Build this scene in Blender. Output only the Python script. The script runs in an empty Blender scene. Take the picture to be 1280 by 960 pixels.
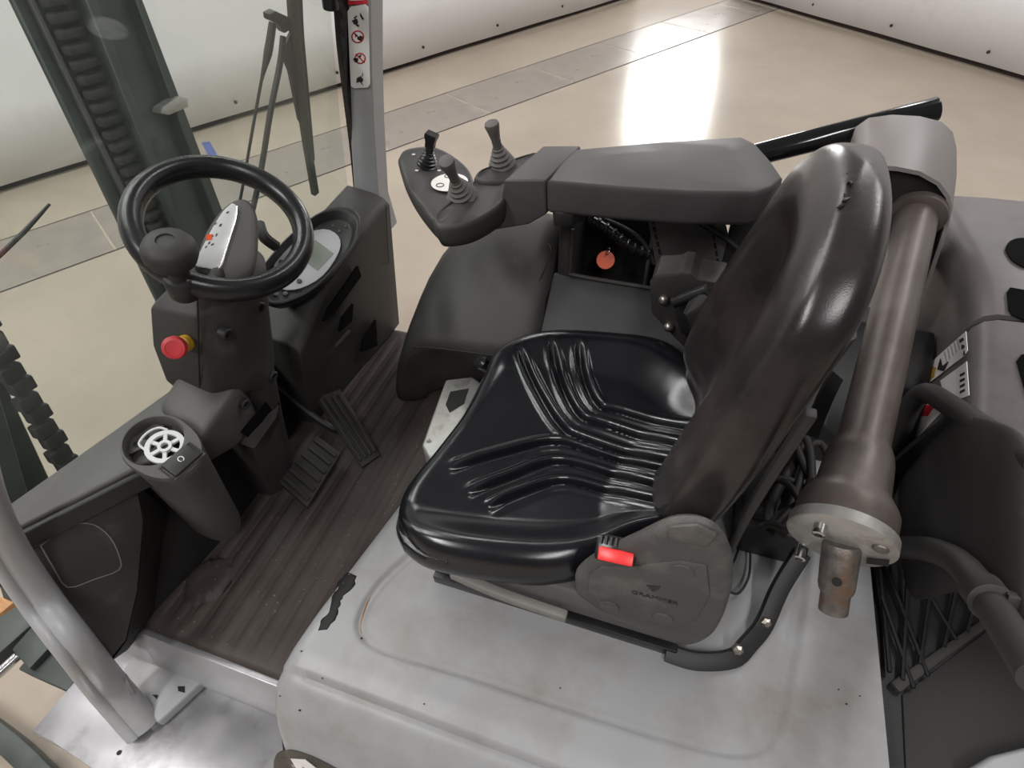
import bpy, bmesh, math, random
import numpy as np
from mathutils import Vector as V, Matrix as M
random.seed(7)
sc = bpy.context.scene
COL = sc.collection
# ------------------------------------------------------------------ camera, world, light
EYE = V((0.0, 0.0, 1.15)); FPX = 720.0
RX = V((-0.9472084, -0.3179639, -0.0411725))
RY = V((-0.2015218, 0.6903086, -0.6948834))
RZ = V((0.2493696, -0.6499023, -0.7179428))
cd = bpy.data.cameras.new('camera'); cam = bpy.data.objects.new('camera', cd); COL.objects.link(cam)
cd.sensor_width = 36.0; cd.lens = FPX/1280*36.0; cd.clip_start = 0.01; cd.clip_end = 200
m3 = M((RX, -RY, -RZ)).transposed()
cam.matrix_world = M.Translation(EYE) @ m3.to_4x4()
sc.camera = cam

world = bpy.data.worlds.new('hall'); sc.world = world; world.use_nodes = True
wb = world.node_tree.nodes['Background']; wb.inputs[0].default_value = (1.0, 0.985, 0.965, 1); wb.inputs[1].default_value = 0.16

def area(name, loc, target, sx, sy, power, col=(1, .985, .97)):
    l = bpy.data.lights.new(name, 'AREA'); l.shape = 'RECTANGLE'; l.size = sx; l.size_y = sy; l.energy = power; l.color = col
    o = bpy.data.objects.new(name, l); COL.objects.link(o); o.location = loc
    o.rotation_euler = (V(target)-V(loc)).to_track_quat('-Z', 'Y').to_euler()
    return o
for nm, lx, ly, pw in [('a', 2.2, 2.6, 165), ('b', 2.6, -1.6, 70), ('c', 2.2, -5.0, 55), ('d', -1.4, 2.6, 110), ('e', -2.0, -3.2, 75), ('f', 4.2, -1.2, 95), ('g', -1.2, -6.2, 55)]:
    area('hall_lamp_'+nm, (lx, ly, 4.1), (lx, ly, 0), 0.35, 2.6, pw)
area('daylight_at_hall_door', (.78, -9.6, 1.2), (0.5, -4.5, -0.6), 1.25, 1.3, 110, (1, .99, .97))
sc.view_settings.view_transform = 'Standard'; sc.view_settings.look = 'None'
sc.view_settings.exposure = -0.02; sc.view_settings.gamma = 1.0; sc.view_settings.use_curve_mapping = False

# ------------------------------------------------------------------ geometry helpers
def ray(u, v): return RX*((u-640)/FPX) + RY*((v-480)/FPX) + RZ
def X(u, v, x): d = ray(u, v); return EYE + d*((x-EYE.x)/d.x)
def Y(u, v, y): d = ray(u, v); return EYE + d*((y-EYE.y)/d.y)
def Z(u, v, z): d = ray(u, v); return EYE + d*((z-EYE.z)/d.z)
def PX(pts, ax, val):
    f = {'x': X, 'y': Y, 'z': Z}[ax]
    return [f(u, v, val) for u, v in pts]
def PL(pts, p, n):
    "points where the sight lines meet the plane through p with normal n"
    n = V(n); out = []
    for u, v in pts:
        d = ray(u, v); out.append(EYE + d*((V(p)-EYE).dot(n)/d.dot(n)))
    return out

def frame(o, z, xh=(1, 0, 0)):
    z = V(z).normalized(); xh = V(xh); y = z.cross(xh)
    if y.length < 1e-5: y = z.cross(V((0, 1, 0)))
    y.normalize(); x = y.cross(z)
    m = M((x, y, z)).transposed().to_4x4(); m.translation = V(o); return m

class B:
    "collects shapes of one part"
    def __init__(s): s.v = []; s.f = []; s.mi = []
    def add(s, vs, fs, mi=0):
        n = len(s.v); s.v += [V(p) for p in vs]; s.f += [[n+i for i in f] for f in fs]; s.mi += [mi]*len(fs); return s
    def box(s, c, size, m=None, mi=0):
        a, b, h = size[0]/2, size[1]/2, size[2]/2; c = V(c)
        vs = [V((x, y, z)) for z in (-h, h) for y in (-b, b) for x in (-a, a)]
        vs = [(m @ (p+c)) if m else p+c for p in vs]
        return s.add(vs, [(0, 2, 3, 1), (4, 5, 7, 6), (0, 1, 5, 4), (2, 6, 7, 3), (0, 4, 6, 2), (1, 3, 7, 5)], mi)
    def prism(s, pts, vec, mi=0):
        n = len(pts); pts = [V(p) for p in pts]; vec = V(vec)
        nn = V((0, 0, 0))
        for i in range(n): nn += (pts[i]-pts[0]).cross(pts[(i+1) % n]-pts[0])
        if nn.dot(vec) > 0: pts = pts[::-1]
        vs = pts + [p+vec for p in pts]
        return s.add(vs, [list(range(n)), list(range(2*n-1, n-1, -1))] + [(i, n+i, n+(i+1) % n, (i+1) % n) for i in range(n)], mi)
    def loft(s, rings, cap=True, mi=0, closed=True):
        n = len(rings[0]); vs = [p for r in rings for p in r]; fs = []
        for k in range(len(rings)-1):
            for i in range(n if closed else n-1):
                j = (i+1) % n; fs.append((k*n+i, k*n+j, (k+1)*n+j, (k+1)*n+i))
        if cap: fs.append(list(range(n))[::-1]); fs.append([(len(rings)-1)*n+i for i in range(n)])
        return s.add(vs, fs, mi)
    def lathe(s, prof, m, n=24, mi=0):
        rings = []
        for r, h in prof:
            r = max(r, 1e-4)
            rings.append([m @ V((r*math.cos(2*math.pi*i/n), r*math.sin(2*math.pi*i/n), h)) for i in range(n)])
        return s.loft(rings, True, mi)
    def tube(s, pts, r, n=12, mi=0, smooth=6, cap=True):
        pts = spline(pts, smooth) if smooth and len(pts) > 2 else [V(p) for p in pts]
        rr = r if isinstance(r, (list, tuple)) else [r]*2
        rings = []; prev = None
        for k, p in enumerate(pts):
            t = (pts[min(k+1, len(pts)-1)]-pts[max(k-1, 0)]).normalized()
            if prev is None: a = t.orthogonal().normalized()
            else: a = (prev - t*prev.dot(t)).normalized()
            prev = a; b = t.cross(a); q = k/(len(pts)-1)*(len(rr)-1); i = min(int(q), len(rr)-2); rad = rr[i]+(rr[i+1]-rr[i])*(q-i)
            rings.append([p + (a*math.cos(2*math.pi*j/n) + b*math.sin(2*math.pi*j/n))*rad for j in range(n)])
        return s.loft(rings, cap, mi)
    def strip(s, pts, w, h, up, smooth=5, mi=0):
        "flat bar along a path: width w across, height h along up"
        pts = spline(pts, smooth) if smooth and len(pts) > 2 else [V(p) for p in pts]
        rings = []; up = V(up).normalized()
        for k, p in enumerate(pts):
            t = (pts[min(k+1, len(pts)-1)]-pts[max(k-1, 0)]).normalized(); a = t.cross(up).normalized(); u2 = a.cross(t)
            rings.append([p+a*w/2+u2*h/2, p-a*w/2+u2*h/2, p-a*w/2-u2*h/2, p+a*w/2-u2*h/2])
        return s.loft(rings, True, mi)
    def grid(s, fn, nu, nv, mi=0, mif=None):
        vs = [fn(i/nu, j/nv) for i in range(nu+1) for j in range(nv+1)]
        base = len(s.v); s.v += [V(p) for p in vs]
        for i in range(nu):
            for j in range(nv):
                a = i*(nv+1)+j; q = [a, a+nv+1, a+nv+2, a+1]; s.f.append([base+k for k in q])
                s.mi.append(mif((i+.5)/nu, (j+.5)/nv) if mif else mi)
        return s
    def build(s, name, mat, parent=None, bevel=0, seg=2, sub=0, ang=38, solid=0, recalc=True, label=None):
        me = bpy.data.meshes.new(name); bm = bmesh.new()
        vs = [bm.verts.new(p) for p in s.v]
        for f, mi in zip(s.f, s.mi):
            try: q = bm.faces.new([vs[i] for i in f]); q.material_index = mi
            except ValueError: pass
        bmesh.ops.remove_doubles(bm, verts=bm.verts, dist=1e-6)
        if recalc: bmesh.ops.recalc_face_normals(bm, faces=bm.faces)
        if bevel:
            es = [e for e in bm.edges if len(e.link_faces) == 2 and e.calc_face_angle(0) > math.radians(25)]
            bmesh.ops.bevel(bm, geom=es, offset=bevel, offset_type='OFFSET', segments=seg, profile=.5, affect='EDGES', clamp_overlap=True)
        for f in bm.faces: f.smooth = True
        for e in bm.edges:
            e.smooth = not (len(e.link_faces) == 2 and e.calc_face_angle(0) > math.radians(ang))
        bm.to_mesh(me); bm.free()
        for mm in (mat if isinstance(mat, (list, tuple)) else [mat]): me.materials.append(mm)
        o = bpy.data.objects.new(name, me); COL.objects.link(o)
        if solid:
            md = o.modifiers.new('thickness', 'SOLIDIFY'); md.thickness = solid; md.offset = -1
        if sub:
            md = o.modifiers.new('smooth', 'SUBSURF'); md.levels = sub; md.render_levels = sub
        if parent is not None:
            o.parent = parent; o.matrix_parent_inverse = parent.matrix_world.inverted()
        if label: o['label'] = label
        return o

def spline(pts, k):
    pts = [V(p) for p in pts]; out = []
    for i in range(len(pts)-1):
        p0 = pts[max(i-1, 0)]; p1 = pts[i]; p2 = pts[i+1]; p3 = pts[min(i+2, len(pts)-1)]
        for j in range(k):
            t = j/k
            out.append(.5*((2*p1) + (p2-p0)*t + (2*p0-5*p1+4*p2-p3)*t*t + (3*p1-p0-3*p2+p3)*t*t*t))
    out.append(pts[-1]); return out
def sp1(vals, t):
    "smooth interpolation through equally spaced values"
    n = len(vals)-1; q = min(max(t, 0), 1)*n; i = min(int(q), n-1); f = q-i
    p = [vals[max(i-1, 0)], vals[i], vals[i+1], vals[min(i+2, n)]]
    return .5*((2*p[1]) + (p[2]-p[0])*f + (2*p[0]-5*p[1]+4*p[2]-p[3])*f*f + (3*p[1]-p[0]-3*p[2]+p[3])*f*f*f)
def key(tab, t):
    n = len(tab)
    if t <= tab[0][0]: return tab[0][1]
    if t >= tab[-1][0]: return tab[-1][1]
    i = max(k for k in range(n-1) if tab[k][0] <= t)
    def tan(k):
        if k == 0: return (tab[1][1]-tab[0][1])/(tab[1][0]-tab[0][0])
        if k == n-1: return (tab[-1][1]-tab[-2][1])/(tab[-1][0]-tab[-2][0])
        return (tab[k+1][1]-tab[k-1][1])/(tab[k+1][0]-tab[k-1][0])
    h = tab[i+1][0]-tab[i][0]; f = (t-tab[i][0])/h; f2 = f*f; f3 = f2*f
    return (2*f3-3*f2+1)*tab[i][1]+(f3-2*f2+f)*h*tan(i)+(-2*f3+3*f2)*tab[i+1][1]+(f3-f2)*h*tan(i+1)
def segdist(p, a, b):
    ab = (b[0]-a[0], b[1]-a[1]); l = ab[0]**2+ab[1]**2
    t = max(0, min(1, ((p[0]-a[0])*ab[0]+(p[1]-a[1])*ab[1])/l)) if l else 0
    return math.hypot(p[0]-a[0]-ab[0]*t, p[1]-a[1]-ab[1]*t), t
def polydist(p, pts):
    best = 9; q = 0; n = len(pts)-1
    for i in range(n):
        d, t = segdist(p, pts[i], pts[i+1])
        if d < best: best = d; q = (i+t)/n
    return best, q
def inside(p, poly):
    c = False; n = len(poly)
    for i in range(n):
        a = poly[i]; b = poly[(i+1) % n]
        if (a[1] > p[1]) != (b[1] > p[1]) and p[0] < (b[0]-a[0])*(p[1]-a[1])/(b[1]-a[1])+a[0]: c = not c
    return c
def sst(a, b, x):
    t = max(0, min(1, (x-a)/(b-a))); return t*t*(3-2*t)

def blob(u, v, rx, ry, n=9, seed=0):
    r = random.Random(seed); return [(u+rx*math.cos(2*math.pi*i/n)*r.uniform(.65, 1.2), v+ry*math.sin(2*math.pi*i/n)*r.uniform(.65, 1.2)) for i in range(n)]
def thing(name, label, cat, loc=(0, 0, 0), group=None):
    o = bpy.data.objects.new(name, None); COL.objects.link(o); o.location = loc; o.empty_display_size = .05
    o.matrix_world = M.Translation(V(loc))
    o['label'] = label; o['category'] = cat
    if group: o['group'] = group
    return o
def tag(o, label, cat, group=None):
    o['label'] = label; o['category'] = cat
    if group: o['group'] = group
    return o
def struct(o): o['kind'] = 'structure'; return o
def circ(n, m, r, h=0, ry=None):
    ry = ry or r
    return [m @ V((r*math.cos(2*math.pi*i/n), ry*math.sin(2*math.pi*i/n), h)) for i in range(n)]
def text(name, body, size, m, mat, parent, depth=.0006, align='CENTER'):
    cu = bpy.data.curves.new(name, 'FONT'); cu.body = body; cu.size = size; cu.extrude = depth; cu.align_x = align; cu.align_y = 'CENTER'
    tmp = bpy.data.objects.new(name+'_tmp', cu); COL.objects.link(tmp)
    dg = bpy.context.evaluated_depsgraph_get(); me = bpy.data.meshes.new_from_object(tmp.evaluated_get(dg))
    bpy.data.objects.remove(tmp); me.transform(m); me.materials.clear(); me.materials.append(mat); me.name = name
    o = bpy.data.objects.new(name, me); COL.objects.link(o)
    if parent is not None: o.parent = parent; o.matrix_parent_inverse = parent.matrix_world.inverted()
    return o

# ------------------------------------------------------------------ materials
def s2l(c): return tuple(((x/255)/12.92 if x/255 <= .04045 else ((x/255+.055)/1.055)**2.4) for x in c)
def mat(name, rgb, rough=.5, metal=0, var=.12, vs=14, bump=0, bs=300, dirt=None, ds=9, damt=.5, rvar=.1, coat=0, spec=.5, dcut=(.52, .62), stretch=None):
    m = bpy.data.materials.new(name); m.use_nodes = True; nt = m.node_tree; N = nt.nodes; L = nt.links; p = N['Principled BSDF']
    c = s2l(rgb); tc = N.new('ShaderNodeTexCoord'); src = tc.outputs['Object']
    if stretch:
        mp = N.new('ShaderNodeMapping'); mp.inputs['Scale'].default_value = stretch; L.new(src, mp.inputs[0]); src = mp.outputs[0]
    nz = N.new('ShaderNodeTexNoise'); nz.inputs['Scale'].default_value = vs; nz.inputs['Detail'].default_value = 6; L.new(src, nz.inputs['Vector'])
    r = N.new('ShaderNodeValToRGB'); r.color_ramp.elements[0].position = .3; r.color_ramp.elements[1].position = .7
    r.color_ramp.elements[0].color = (*[x*(1-var) for x in c], 1); r.color_ramp.elements[1].color = (*[min(1, x*(1+var)) for x in c], 1)
    L.new(nz.outputs['Fac'], r.inputs[0]); out = r.outputs[0]
    if dirt:
        n2 = N.new('ShaderNodeTexNoise'); n2.inputs['Scale'].default_value = ds; n2.inputs['Detail'].default_value = 9; n2.inputs['Roughness'].default_value = .65; L.new(src, n2.inputs['Vector'])
        r2 = N.new('ShaderNodeMapRange'); r2.inputs[1].default_value = dcut[0]; r2.inputs[2].default_value = dcut[1]; r2.inputs[4].default_value = damt; L.new(n2.outputs['Fac'], r2.inputs[0])
        mx = N.new('ShaderNodeMix'); mx.data_type = 'RGBA'; mx.inputs['B'].default_value = (*s2l(dirt), 1)
        L.new(r2.outputs[0], mx.inputs['Factor']); L.new(out, mx.inputs['A']); out = mx.outputs['Result']
    L.new(out, p.inputs['Base Color']); p.inputs['Metallic'].default_value = metal
    mr = N.new('ShaderNodeMapRange'); mr.inputs[3].default_value = max(.02, rough-rvar); mr.inputs[4].default_value = min(1, rough+rvar); L.new(nz.outputs['Fac'], mr.inputs[0]); L.new(mr.outputs[0], p.inputs['Roughness'])
    p.inputs['Specular IOR Level'].default_value = spec
    if coat: p.inputs['Coat Weight'].default_value = coat; p.inputs['Coat Roughness'].default_value = .12
    if bump:
        n3 = N.new('ShaderNodeTexNoise'); n3.inputs['Scale'].default_value = bs; n3.inputs['Detail'].default_value = 3; L.new(src, n3.inputs['Vector'])
        bp = N.new('ShaderNodeBump'); bp.inputs['Strength'].default_value = bump; bp.inputs['Distance'].default_value = .002; L.new(n3.outputs['Fac'], bp.inputs['Height']); L.new(bp.outputs[0], p.inputs['Normal'])
    return m
def glassmat(name):
    m = bpy.data.materials.new(name); m.use_nodes = True; nt = m.node_tree; N = nt.nodes; L = nt.links
    for n in list(N): N.remove(n)
    o = N.new('ShaderNodeOutputMaterial'); t = N.new('ShaderNodeBsdfTransparent'); t.inputs[0].default_value = (.94, .972, .952, 1)
    g = N.new('ShaderNodeBsdfGlossy'); g.inputs['Roughness'].default_value = .03
    d = N.new('ShaderNodeBsdfDiffuse'); d.inputs[0].default_value = (.62, .68, .64, 1)
    tc = N.new('ShaderNodeTexCoord'); nz = N.new('ShaderNodeTexNoise'); nz.inputs['Scale'].default_value = 5; nz.inputs['Detail'].default_value = 8; L.new(tc.outputs['Object'], nz.inputs['Vector'])
    mr = N.new('ShaderNodeMapRange'); mr.inputs[1].default_value = .3; mr.inputs[2].default_value = .8; mr.inputs[3].default_value = .025; mr.inputs[4].default_value = .07; L.new(nz.outputs['Fac'], mr.inputs[0])
    m1 = N.new('ShaderNodeMixShader'); L.new(mr.outputs[0], m1.inputs[0]); L.new(t.outputs[0], m1.inputs[1]); L.new(d.outputs[0], m1.inputs[2])
    m2 = N.new('ShaderNodeMixShader'); m2.inputs[0].default_value = .05; L.new(m1.outputs[0], m2.inputs[1]); L.new(g.outputs[0], m2.inputs[2]); L.new(m2.outputs[0], o.inputs[0])
    return m

PLA = mat('charcoal_plastic', (52, 50, 49), .52, var=.12, bump=.25, bs=900, dirt=(120, 114, 108), ds=14, damt=.25, dcut=(.6, .8))
PLB = mat('black_plastic', (34, 33, 33), .48, var=.15, bump=.2, bs=900, dirt=(95, 90, 86), ds=20, damt=.2, dcut=(.62, .8))
PLG = mat('grey_moulded_plastic', (78, 75, 74), .5, var=.1, bump=.25, bs=700, dirt=(130, 124, 118), ds=12, damt=.2, dcut=(.6, .8))
GLB = mat('satin_black', (26, 26, 27), .28, var=.1, bump=.04, bs=200)
RUB = mat('black_rubber', (42, 40, 39), .6, var=.15, bump=.2, bs=400)
LEA = mat('black_vinyl', (20, 21, 25), .21, var=.25, vs=8, bump=.05, bs=900, rvar=.06, spec=.6)
LEB = mat('worn_black_vinyl', (34, 31, 31), .25, var=.3, vs=7, bump=.07, bs=800, rvar=.08, dirt=(82, 73, 69), ds=6, damt=.35, dcut=(.5, .75))
MATT = mat('brown_black_floor_rubber', (66, 58, 54), .62, var=.18, vs=10, bump=.3, bs=160, dirt=(104, 90, 80), ds=26, damt=.35, dcut=(.56, .78))
GRY = mat('light_grey_paint', (162, 162, 164), .38, var=.05, vs=6, bump=.05, bs=120, dirt=(130, 120, 108), ds=7, damt=.35, dcut=(.55, .75), rvar=.08)
GRW = mat('worn_grey_paint', (150, 150, 151), .42, var=.07, vs=5, bump=.05, bs=120, dirt=(112, 99, 86), ds=5, damt=.6, dcut=(.48, .72), rvar=.08)
ZNC = mat('scuffed_zinc_plate', (176, 175, 178), .36, metal=.6, var=.14, vs=9, bump=.1, bs=60, dirt=(96, 92, 90), ds=11, damt=.5, dcut=(.5, .7))
BLK = mat('chipped_black', (22, 20, 19), .7, var=.3, bump=.4, bs=200)
STL = mat('brushed_steel', (168, 160, 152), .34, metal=.9, var=.12, vs=30, dirt=(110, 84, 62), ds=16, damt=.5, dcut=(.55, .75))
TUB = mat('worn_brown_grey_tube', (96, 88, 84), .42, metal=.35, var=.12, vs=14, bump=.12, bs=150, dirt=(72, 58, 50), ds=8, damt=.75, dcut=(.48, .66))
DUS = mat('dusty_charcoal_plastic', (74, 72, 71), .6, var=.14, vs=12, bump=.3, bs=500, dirt=(128, 124, 120), ds=16, damt=.45, dcut=(.5, .75))
GPD = mat('dusty_grey_plastic', (122, 119, 115), .55, var=.1)
ARM = mat('armrest_grey', (66, 64, 64), .5, var=.08, bump=.12, bs=900)
RSK = mat('rust_brown', (150, 108, 70), .7, var=.3, vs=80)
HOL = mat('hole_shade_black', (9, 9, 9), .9, var=.05, spec=.1)  # flat black that paints the shade inside openings
JOY = mat('grey_brown_rubber', (86, 81, 78), .6, var=.1, bump=.15, bs=500)
RST = mat('rusty_steel', (112, 106, 102), .45, metal=.5, var=.3, vs=60, bump=.3, bs=200, dirt=(124, 88, 58), ds=22, damt=.7, dcut=(.54, .66))
CHR = mat('polished_black_metal', (24, 24, 25), .12, metal=.3, var=.1, spec=.8)
CRM = mat('bright_metal', (205, 205, 205), .22, metal=1, var=.05)
ALU = mat('cast_aluminium', (176, 174, 170), .42, metal=.55, var=.12, vs=40, bump=.1, bs=200, dirt=(110, 100, 88), ds=20, damt=.45)
MST = mat('dark_green_grey_steel', (66, 72, 69), .5, metal=.2, var=.2, vs=9, bump=.15, bs=80, dirt=(120, 124, 120), ds=7, damt=.4, dcut=(.6, .72))
CWT = mat('counterweight_grey', (98, 93, 92), .45, var=.08, vs=7, bump=.08, bs=260, dirt=(70, 66, 64), ds=5, damt=.4)
RED = mat('red_plastic', (196, 52, 58), .4, var=.08)
RED2 = mat('bright_red_button', (238, 52, 52), .35, var=.05)
YEL = mat('yellow_plastic', (206, 160, 46), .42, var=.08)
ORG = mat('orange_tag', (216, 84, 42), .45, var=.18, vs=30)
WHT = mat('white_print', (226, 222, 218), .5, var=.03)
WHP = mat('white_plastic', (208, 208, 206), .4, var=.05)
SLV = mat('silver_panel', (205, 206, 204), .3, metal=.25, var=.04)
GPN = mat('grey_face_panel', (168, 168, 170), .45, var=.05)
LCD = mat('lcd_screen', (128, 134, 126), .12, var=.04)
INK = mat('dark_print', (40, 36, 36), .6)
INR = mat('red_print', (196, 40, 52), .5)
BRN = mat('gold_print', (166, 128, 52), .4, var=.2)
WOD = mat('raw_wood', (176, 128, 84), .6, var=.2, vs=20, stretch=(1, 8, 8))
CON = mat('polished_beige_concrete', (164, 152, 137), .24, var=.06, vs=.7, bump=.02, bs=8, dirt=(140, 129, 116), ds=1.1, damt=.5, dcut=(.42, .7), rvar=.06)
SLB = mat('grey_stone_slab', (140, 131, 122), .3, var=.1, vs=3, dirt=(118, 111, 105), ds=4, damt=.45, dcut=(.45, .65))
WAL = mat('white_sheeting', (236, 235, 236), .5, var=.02, vs=1.2, dirt=(205, 202, 200), ds=3, damt=.25, dcut=(.58, .72))
DRK = mat('dark_joint_and_gap_shade', (58, 50, 46), .8, var=.1)  # floor joints, and the painted shade under the wall sheeting
GLS = glassmat('tinted_glass')
MSH = mat('black_mesh', (24, 23, 23), .6)
BLU = mat('blue_tape', (84, 96, 150), .6)

# ------------------------------------------------------------------ the setting
GZ = -0.60
fl = B(); fl.prism([(-14, 10, GZ-.1), (16, 10, GZ-.1), (16, -16, GZ-.1), (-14, -16, GZ-.1)], (0, 0, .1))
floor = struct(fl.build('floor', CON))
A0 = Z(487, 188, GZ); A1 = Z(970, 12, GZ); U0 = Z(467, 160, GZ); U1 = Z(800, 24, GZ)
da = (A1-A0).normalized(); wd = (U0-A0) - da*(U0-A0).dot(da); wlen = .55*((U0-A0)-da*(U0-A0).dot(da)).length + .45*((U1-A0)-da*(U1-A0).dot(da)).length; wd = wd.normalized()*wlen
LEN = .92
sb = B(); sb.box((0, 0, 0), (LEN-.012, wlen-.012, .05)); proto = None
ang = math.atan2(da.y, da.x)
for k in range(-6, 8):
    c = A0 + da*(LEN*(k+.5)) + wd*.5; loc = V((c.x, c.y, GZ-.0235+random.uniform(0, .0015)))
    if proto is None: o = proto = sb.build('slab', SLB, floor, bevel=.003, seg=1)
    else: o = proto.copy(); COL.objects.link(o)
    o.matrix_world = M.Translation(loc) @ M.Rotation(ang, 4, 'Z')
# expansion joint lines of the concrete
jt = B()
def joint(a, b, w=.012):
    a = V(a); b = V(b); d = (b-a).normalized(); s = d.cross(V((0, 0, 1)))*w/2
    jt.add([a+s+V((0, 0, .0012)), b+s+V((0, 0, .0012)), b-s+V((0, 0, .0012)), a-s+V((0, 0, .0012))], [(0, 1, 2, 3)])
joint(A0-da*8, A0+da*9, .014)
joint(A0+wd-da*8, A0+wd+da*9, .010)
jt.build('joint', DRK, floor)

def wall(name, p, q, ext0, ext1, hgt=4.2, bolts=.9):
    p = V(p); q = V(q); d = (q-p).normalized(); p = p-d*ext0; q = q+d*ext1; n = d.cross(V((0, 0, 1)))
    if n.dot(EYE-p) < 0: n = -n
    b = B(); L = (q-p).length; nseg = int(L/.12)
    def fn(u, v):
        w = .006*math.sin(u*L*2.1)+.004*math.sin(u*L*5.3+1)
        return p + d*(u*L) + n*w*(1-.3*v) + V((0, 0, .045+v*hgt))
    b.grid(fn, nseg, 10); w = struct(b.build(name, WAL, solid=.006))
    c = B(); c.prism([p-n*.05, q-n*.05, q-n*.05+V((0, 0, .1)), p-n*.05+V((0, 0, .1))], -n*.02)  # dark strip standing in for the shaded gap below the sheeting
    bb = struct(c.build('gap_shade_'+name.split('_')[1], DRK))
    x = .3; sb = B(); sb.lathe([(.012, 0), (.012, .012), (.004, .016)], M(), 10); pr = None
    while x < L:
        loc = p+d*x+n*.004+V((0, 0, .13))
        if pr is None: o = pr = sb.build('bolt', INK, w)
        else: o = pr.copy(); COL.objects.link(o)
        o.matrix_world = frame(loc, n, d); x += bolts
    return w
wall('wall_left', Z(0, 242, GZ), Z(790, -2, GZ), 4, .15)
wall('wall_right', Z(920, -3, GZ), Z(1280, 103, GZ), .12, 5)

# ------------------------------------------------------------------ truck floor, sill, step, bonnet
def rounded(pts, k=4): 
    return [tuple(p) for p in spline(list(pts)+[pts[0]], k)][:-1]
# floor mat with transverse ribs
b = B()
YN, YF = -.186, -1.15
def matfn(u, v):
    x = .36+u*.85; y = YN+(YF-YN)*v
    rib = .5+.5*math.cos(2*math.pi*x/.040)
    z = -.002 + .006*max(0, rib-.45)*sst(.0, .05, v)*(1-sst(.93, 1, v))
    d = math.hypot(x-DIM.x, y-DIM.y)
    if d < .05: z = .0 + .012*(1-sst(.036, .043, d)) - .003*(1-sst(.0, .034, d))
    z -= .006*(1-sst(0, .012, v))
    return V((x, y, z))
DIM = Z(265, 728, 0)
b.grid(matfn, 300, 100)
nt_ = MATT.node_tree; pb_ = nt_.nodes['Principled BSDF']; old = pb_.inputs['Base Color'].links[0].from_socket
vo = nt_.nodes.new('ShaderNodeTexVoronoi'); vo.inputs['Scale'].default_value = 55; tcx = nt_.nodes.new('ShaderNodeTexCoord'); nt_.links.new(tcx.outputs['Object'], vo.inputs['Vector'])
cmp_ = nt_.nodes.new('ShaderNodeMath'); cmp_.operation = 'LESS_THAN'; cmp_.inputs[1].default_value = .07; nt_.links.new(vo.outputs['Distance'], cmp_.inputs[0])
mx_ = nt_.nodes.new('ShaderNodeMix'); mx_.data_type = 'RGBA'; mx_.inputs['B'].default_value = (.26, .23, .20, 1); nt_.links.new(cmp_.outputs[0], mx_.inputs['Factor']); nt_.links.new(old, mx_.inputs['A']); nt_.links.new(mx_.outputs['Result'], pb_.inputs['Base Color'])
tag(b.build('floor_mat', MATT, solid=.012, recalc=False), 'ribbed brown-black rubber floor mat in the footwell before the pedals', 'floor mat')

# sill under the mat and tread plate
sill = thing('door_sill', 'light grey painted sill below the near edge of the floor mat', 'sill', (.7, -.16, -.1))
b = B(); t0 = [Z(150, 770, -.006), Z(345, 852, -.006)]
x0, x1 = .98, .44; ye = YN+.004
b.prism([(x0, ye, -.003), (x1, ye, -.003), (x1, ye+.012, -.010), (x1, ye+.035, -.13), (x0, ye+.035, -.13), (x0, ye+.012, -.010)][:0] or [(x0, ye-.04, -.02), (x0, ye, -.004), (x0, ye+.012, -.008), (x0, ye+.04, -.10), (x0, ye+.04, -.16), (x0, ye-.04, -.16)], (x1-x0, 0, 0))
b.build('sill_panel', GRY, sill, bevel=.003)
b = B(); b.strip([(x0, ye+.006, -.0045), (x1, ye+.006, -.0045)], .012, .005, (0, 0, 1), 0)
b.build('bare_edge', ZNC, sill, bevel=.001)

step = thing('step_plate', 'scuffed grey metal step plate at the foot of the pillar, lower left', 'step', (.75, 0, -.2))
zp = -.145
o = PX([(98, 846), (180, 800), (345, 862), (360, 985), (150, 985), (66, 928), (40, 914)], 'z', zp)
b = B(); b.prism(o, (0, 0, -.006)); b.build('tread', ZNC, step, bevel=.002)
b = B()
lip = [Z(40, 914, zp), Z(66, 927, zp), Z(120, 950, zp), Z(150, 985, zp)]
b.loft([[p, p+V((-.002, .004, -.012)), p+V((0, .0, -.05)), p+V((0, -.006, -.05))] for p in lip], True); b.build('folded_lip', ZNC, step)
b = B(); m = frame(Z(149, 941, zp)+V((0, 0, .0005)), (0, 0, 1)); b.lathe([(.0045, 0), (.0045, .001)], m, 14); b.build('bolt_hole', BLK, step)
b = B(); c = V((Z(90, 990, -.3).x, .04, -.34)); b.lathe([(.08, -.09), (.16, -.085), (.178, -.05), (.18, 0), (.178, .05), (.16, .085), (.08, .09)], frame((.80, -.10, -.34), (0, 1, 0)), 48)
tyre = tag(b.build('front_tyre', RUB), 'black front tyre under the step plate', 'tyre')

# near pillar with foot
pil = thing('cab_pillar', 'grey painted near cab pillar rising from the step plate', 'pillar', Z(178, 905, zp+.005))
pth = [Z(180, 910, zp+.010), Z(134, 858, -.03), Y(96, 810, -.088), Y(48, 747, -.122), Y(8, 685, -.146), Y(-22, 613, -.165), Y(-44, 500, -.185), Y(-62, 400, -.195), Y(-90, 250, -.205)]
b = B(); path = spline(pth, 6); rings = []
for k, p in enumerate(path):
    t = (path[min(k+1, len(path)-1)]-path[max(k-1, 0)]).normalized(); a = t.cross((EYE-p).normalized()).normalized(); c = a.cross(t)
    w = 21.5*(p-EYE).dot(RZ)/FPX; ring = []
    for (q, h) in [(-1, -.7), (-1, .15), (-.86, .55), (-.55, .72), (-.42, .64), (-.30, .78), (.1, 1.0), (.6, .9), (.92, .5), (1, 0), (.9, -.7)]:
        ring.append(p + a*(w*q) + c*(w*h*.8))
    rings.append(ring)
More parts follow.
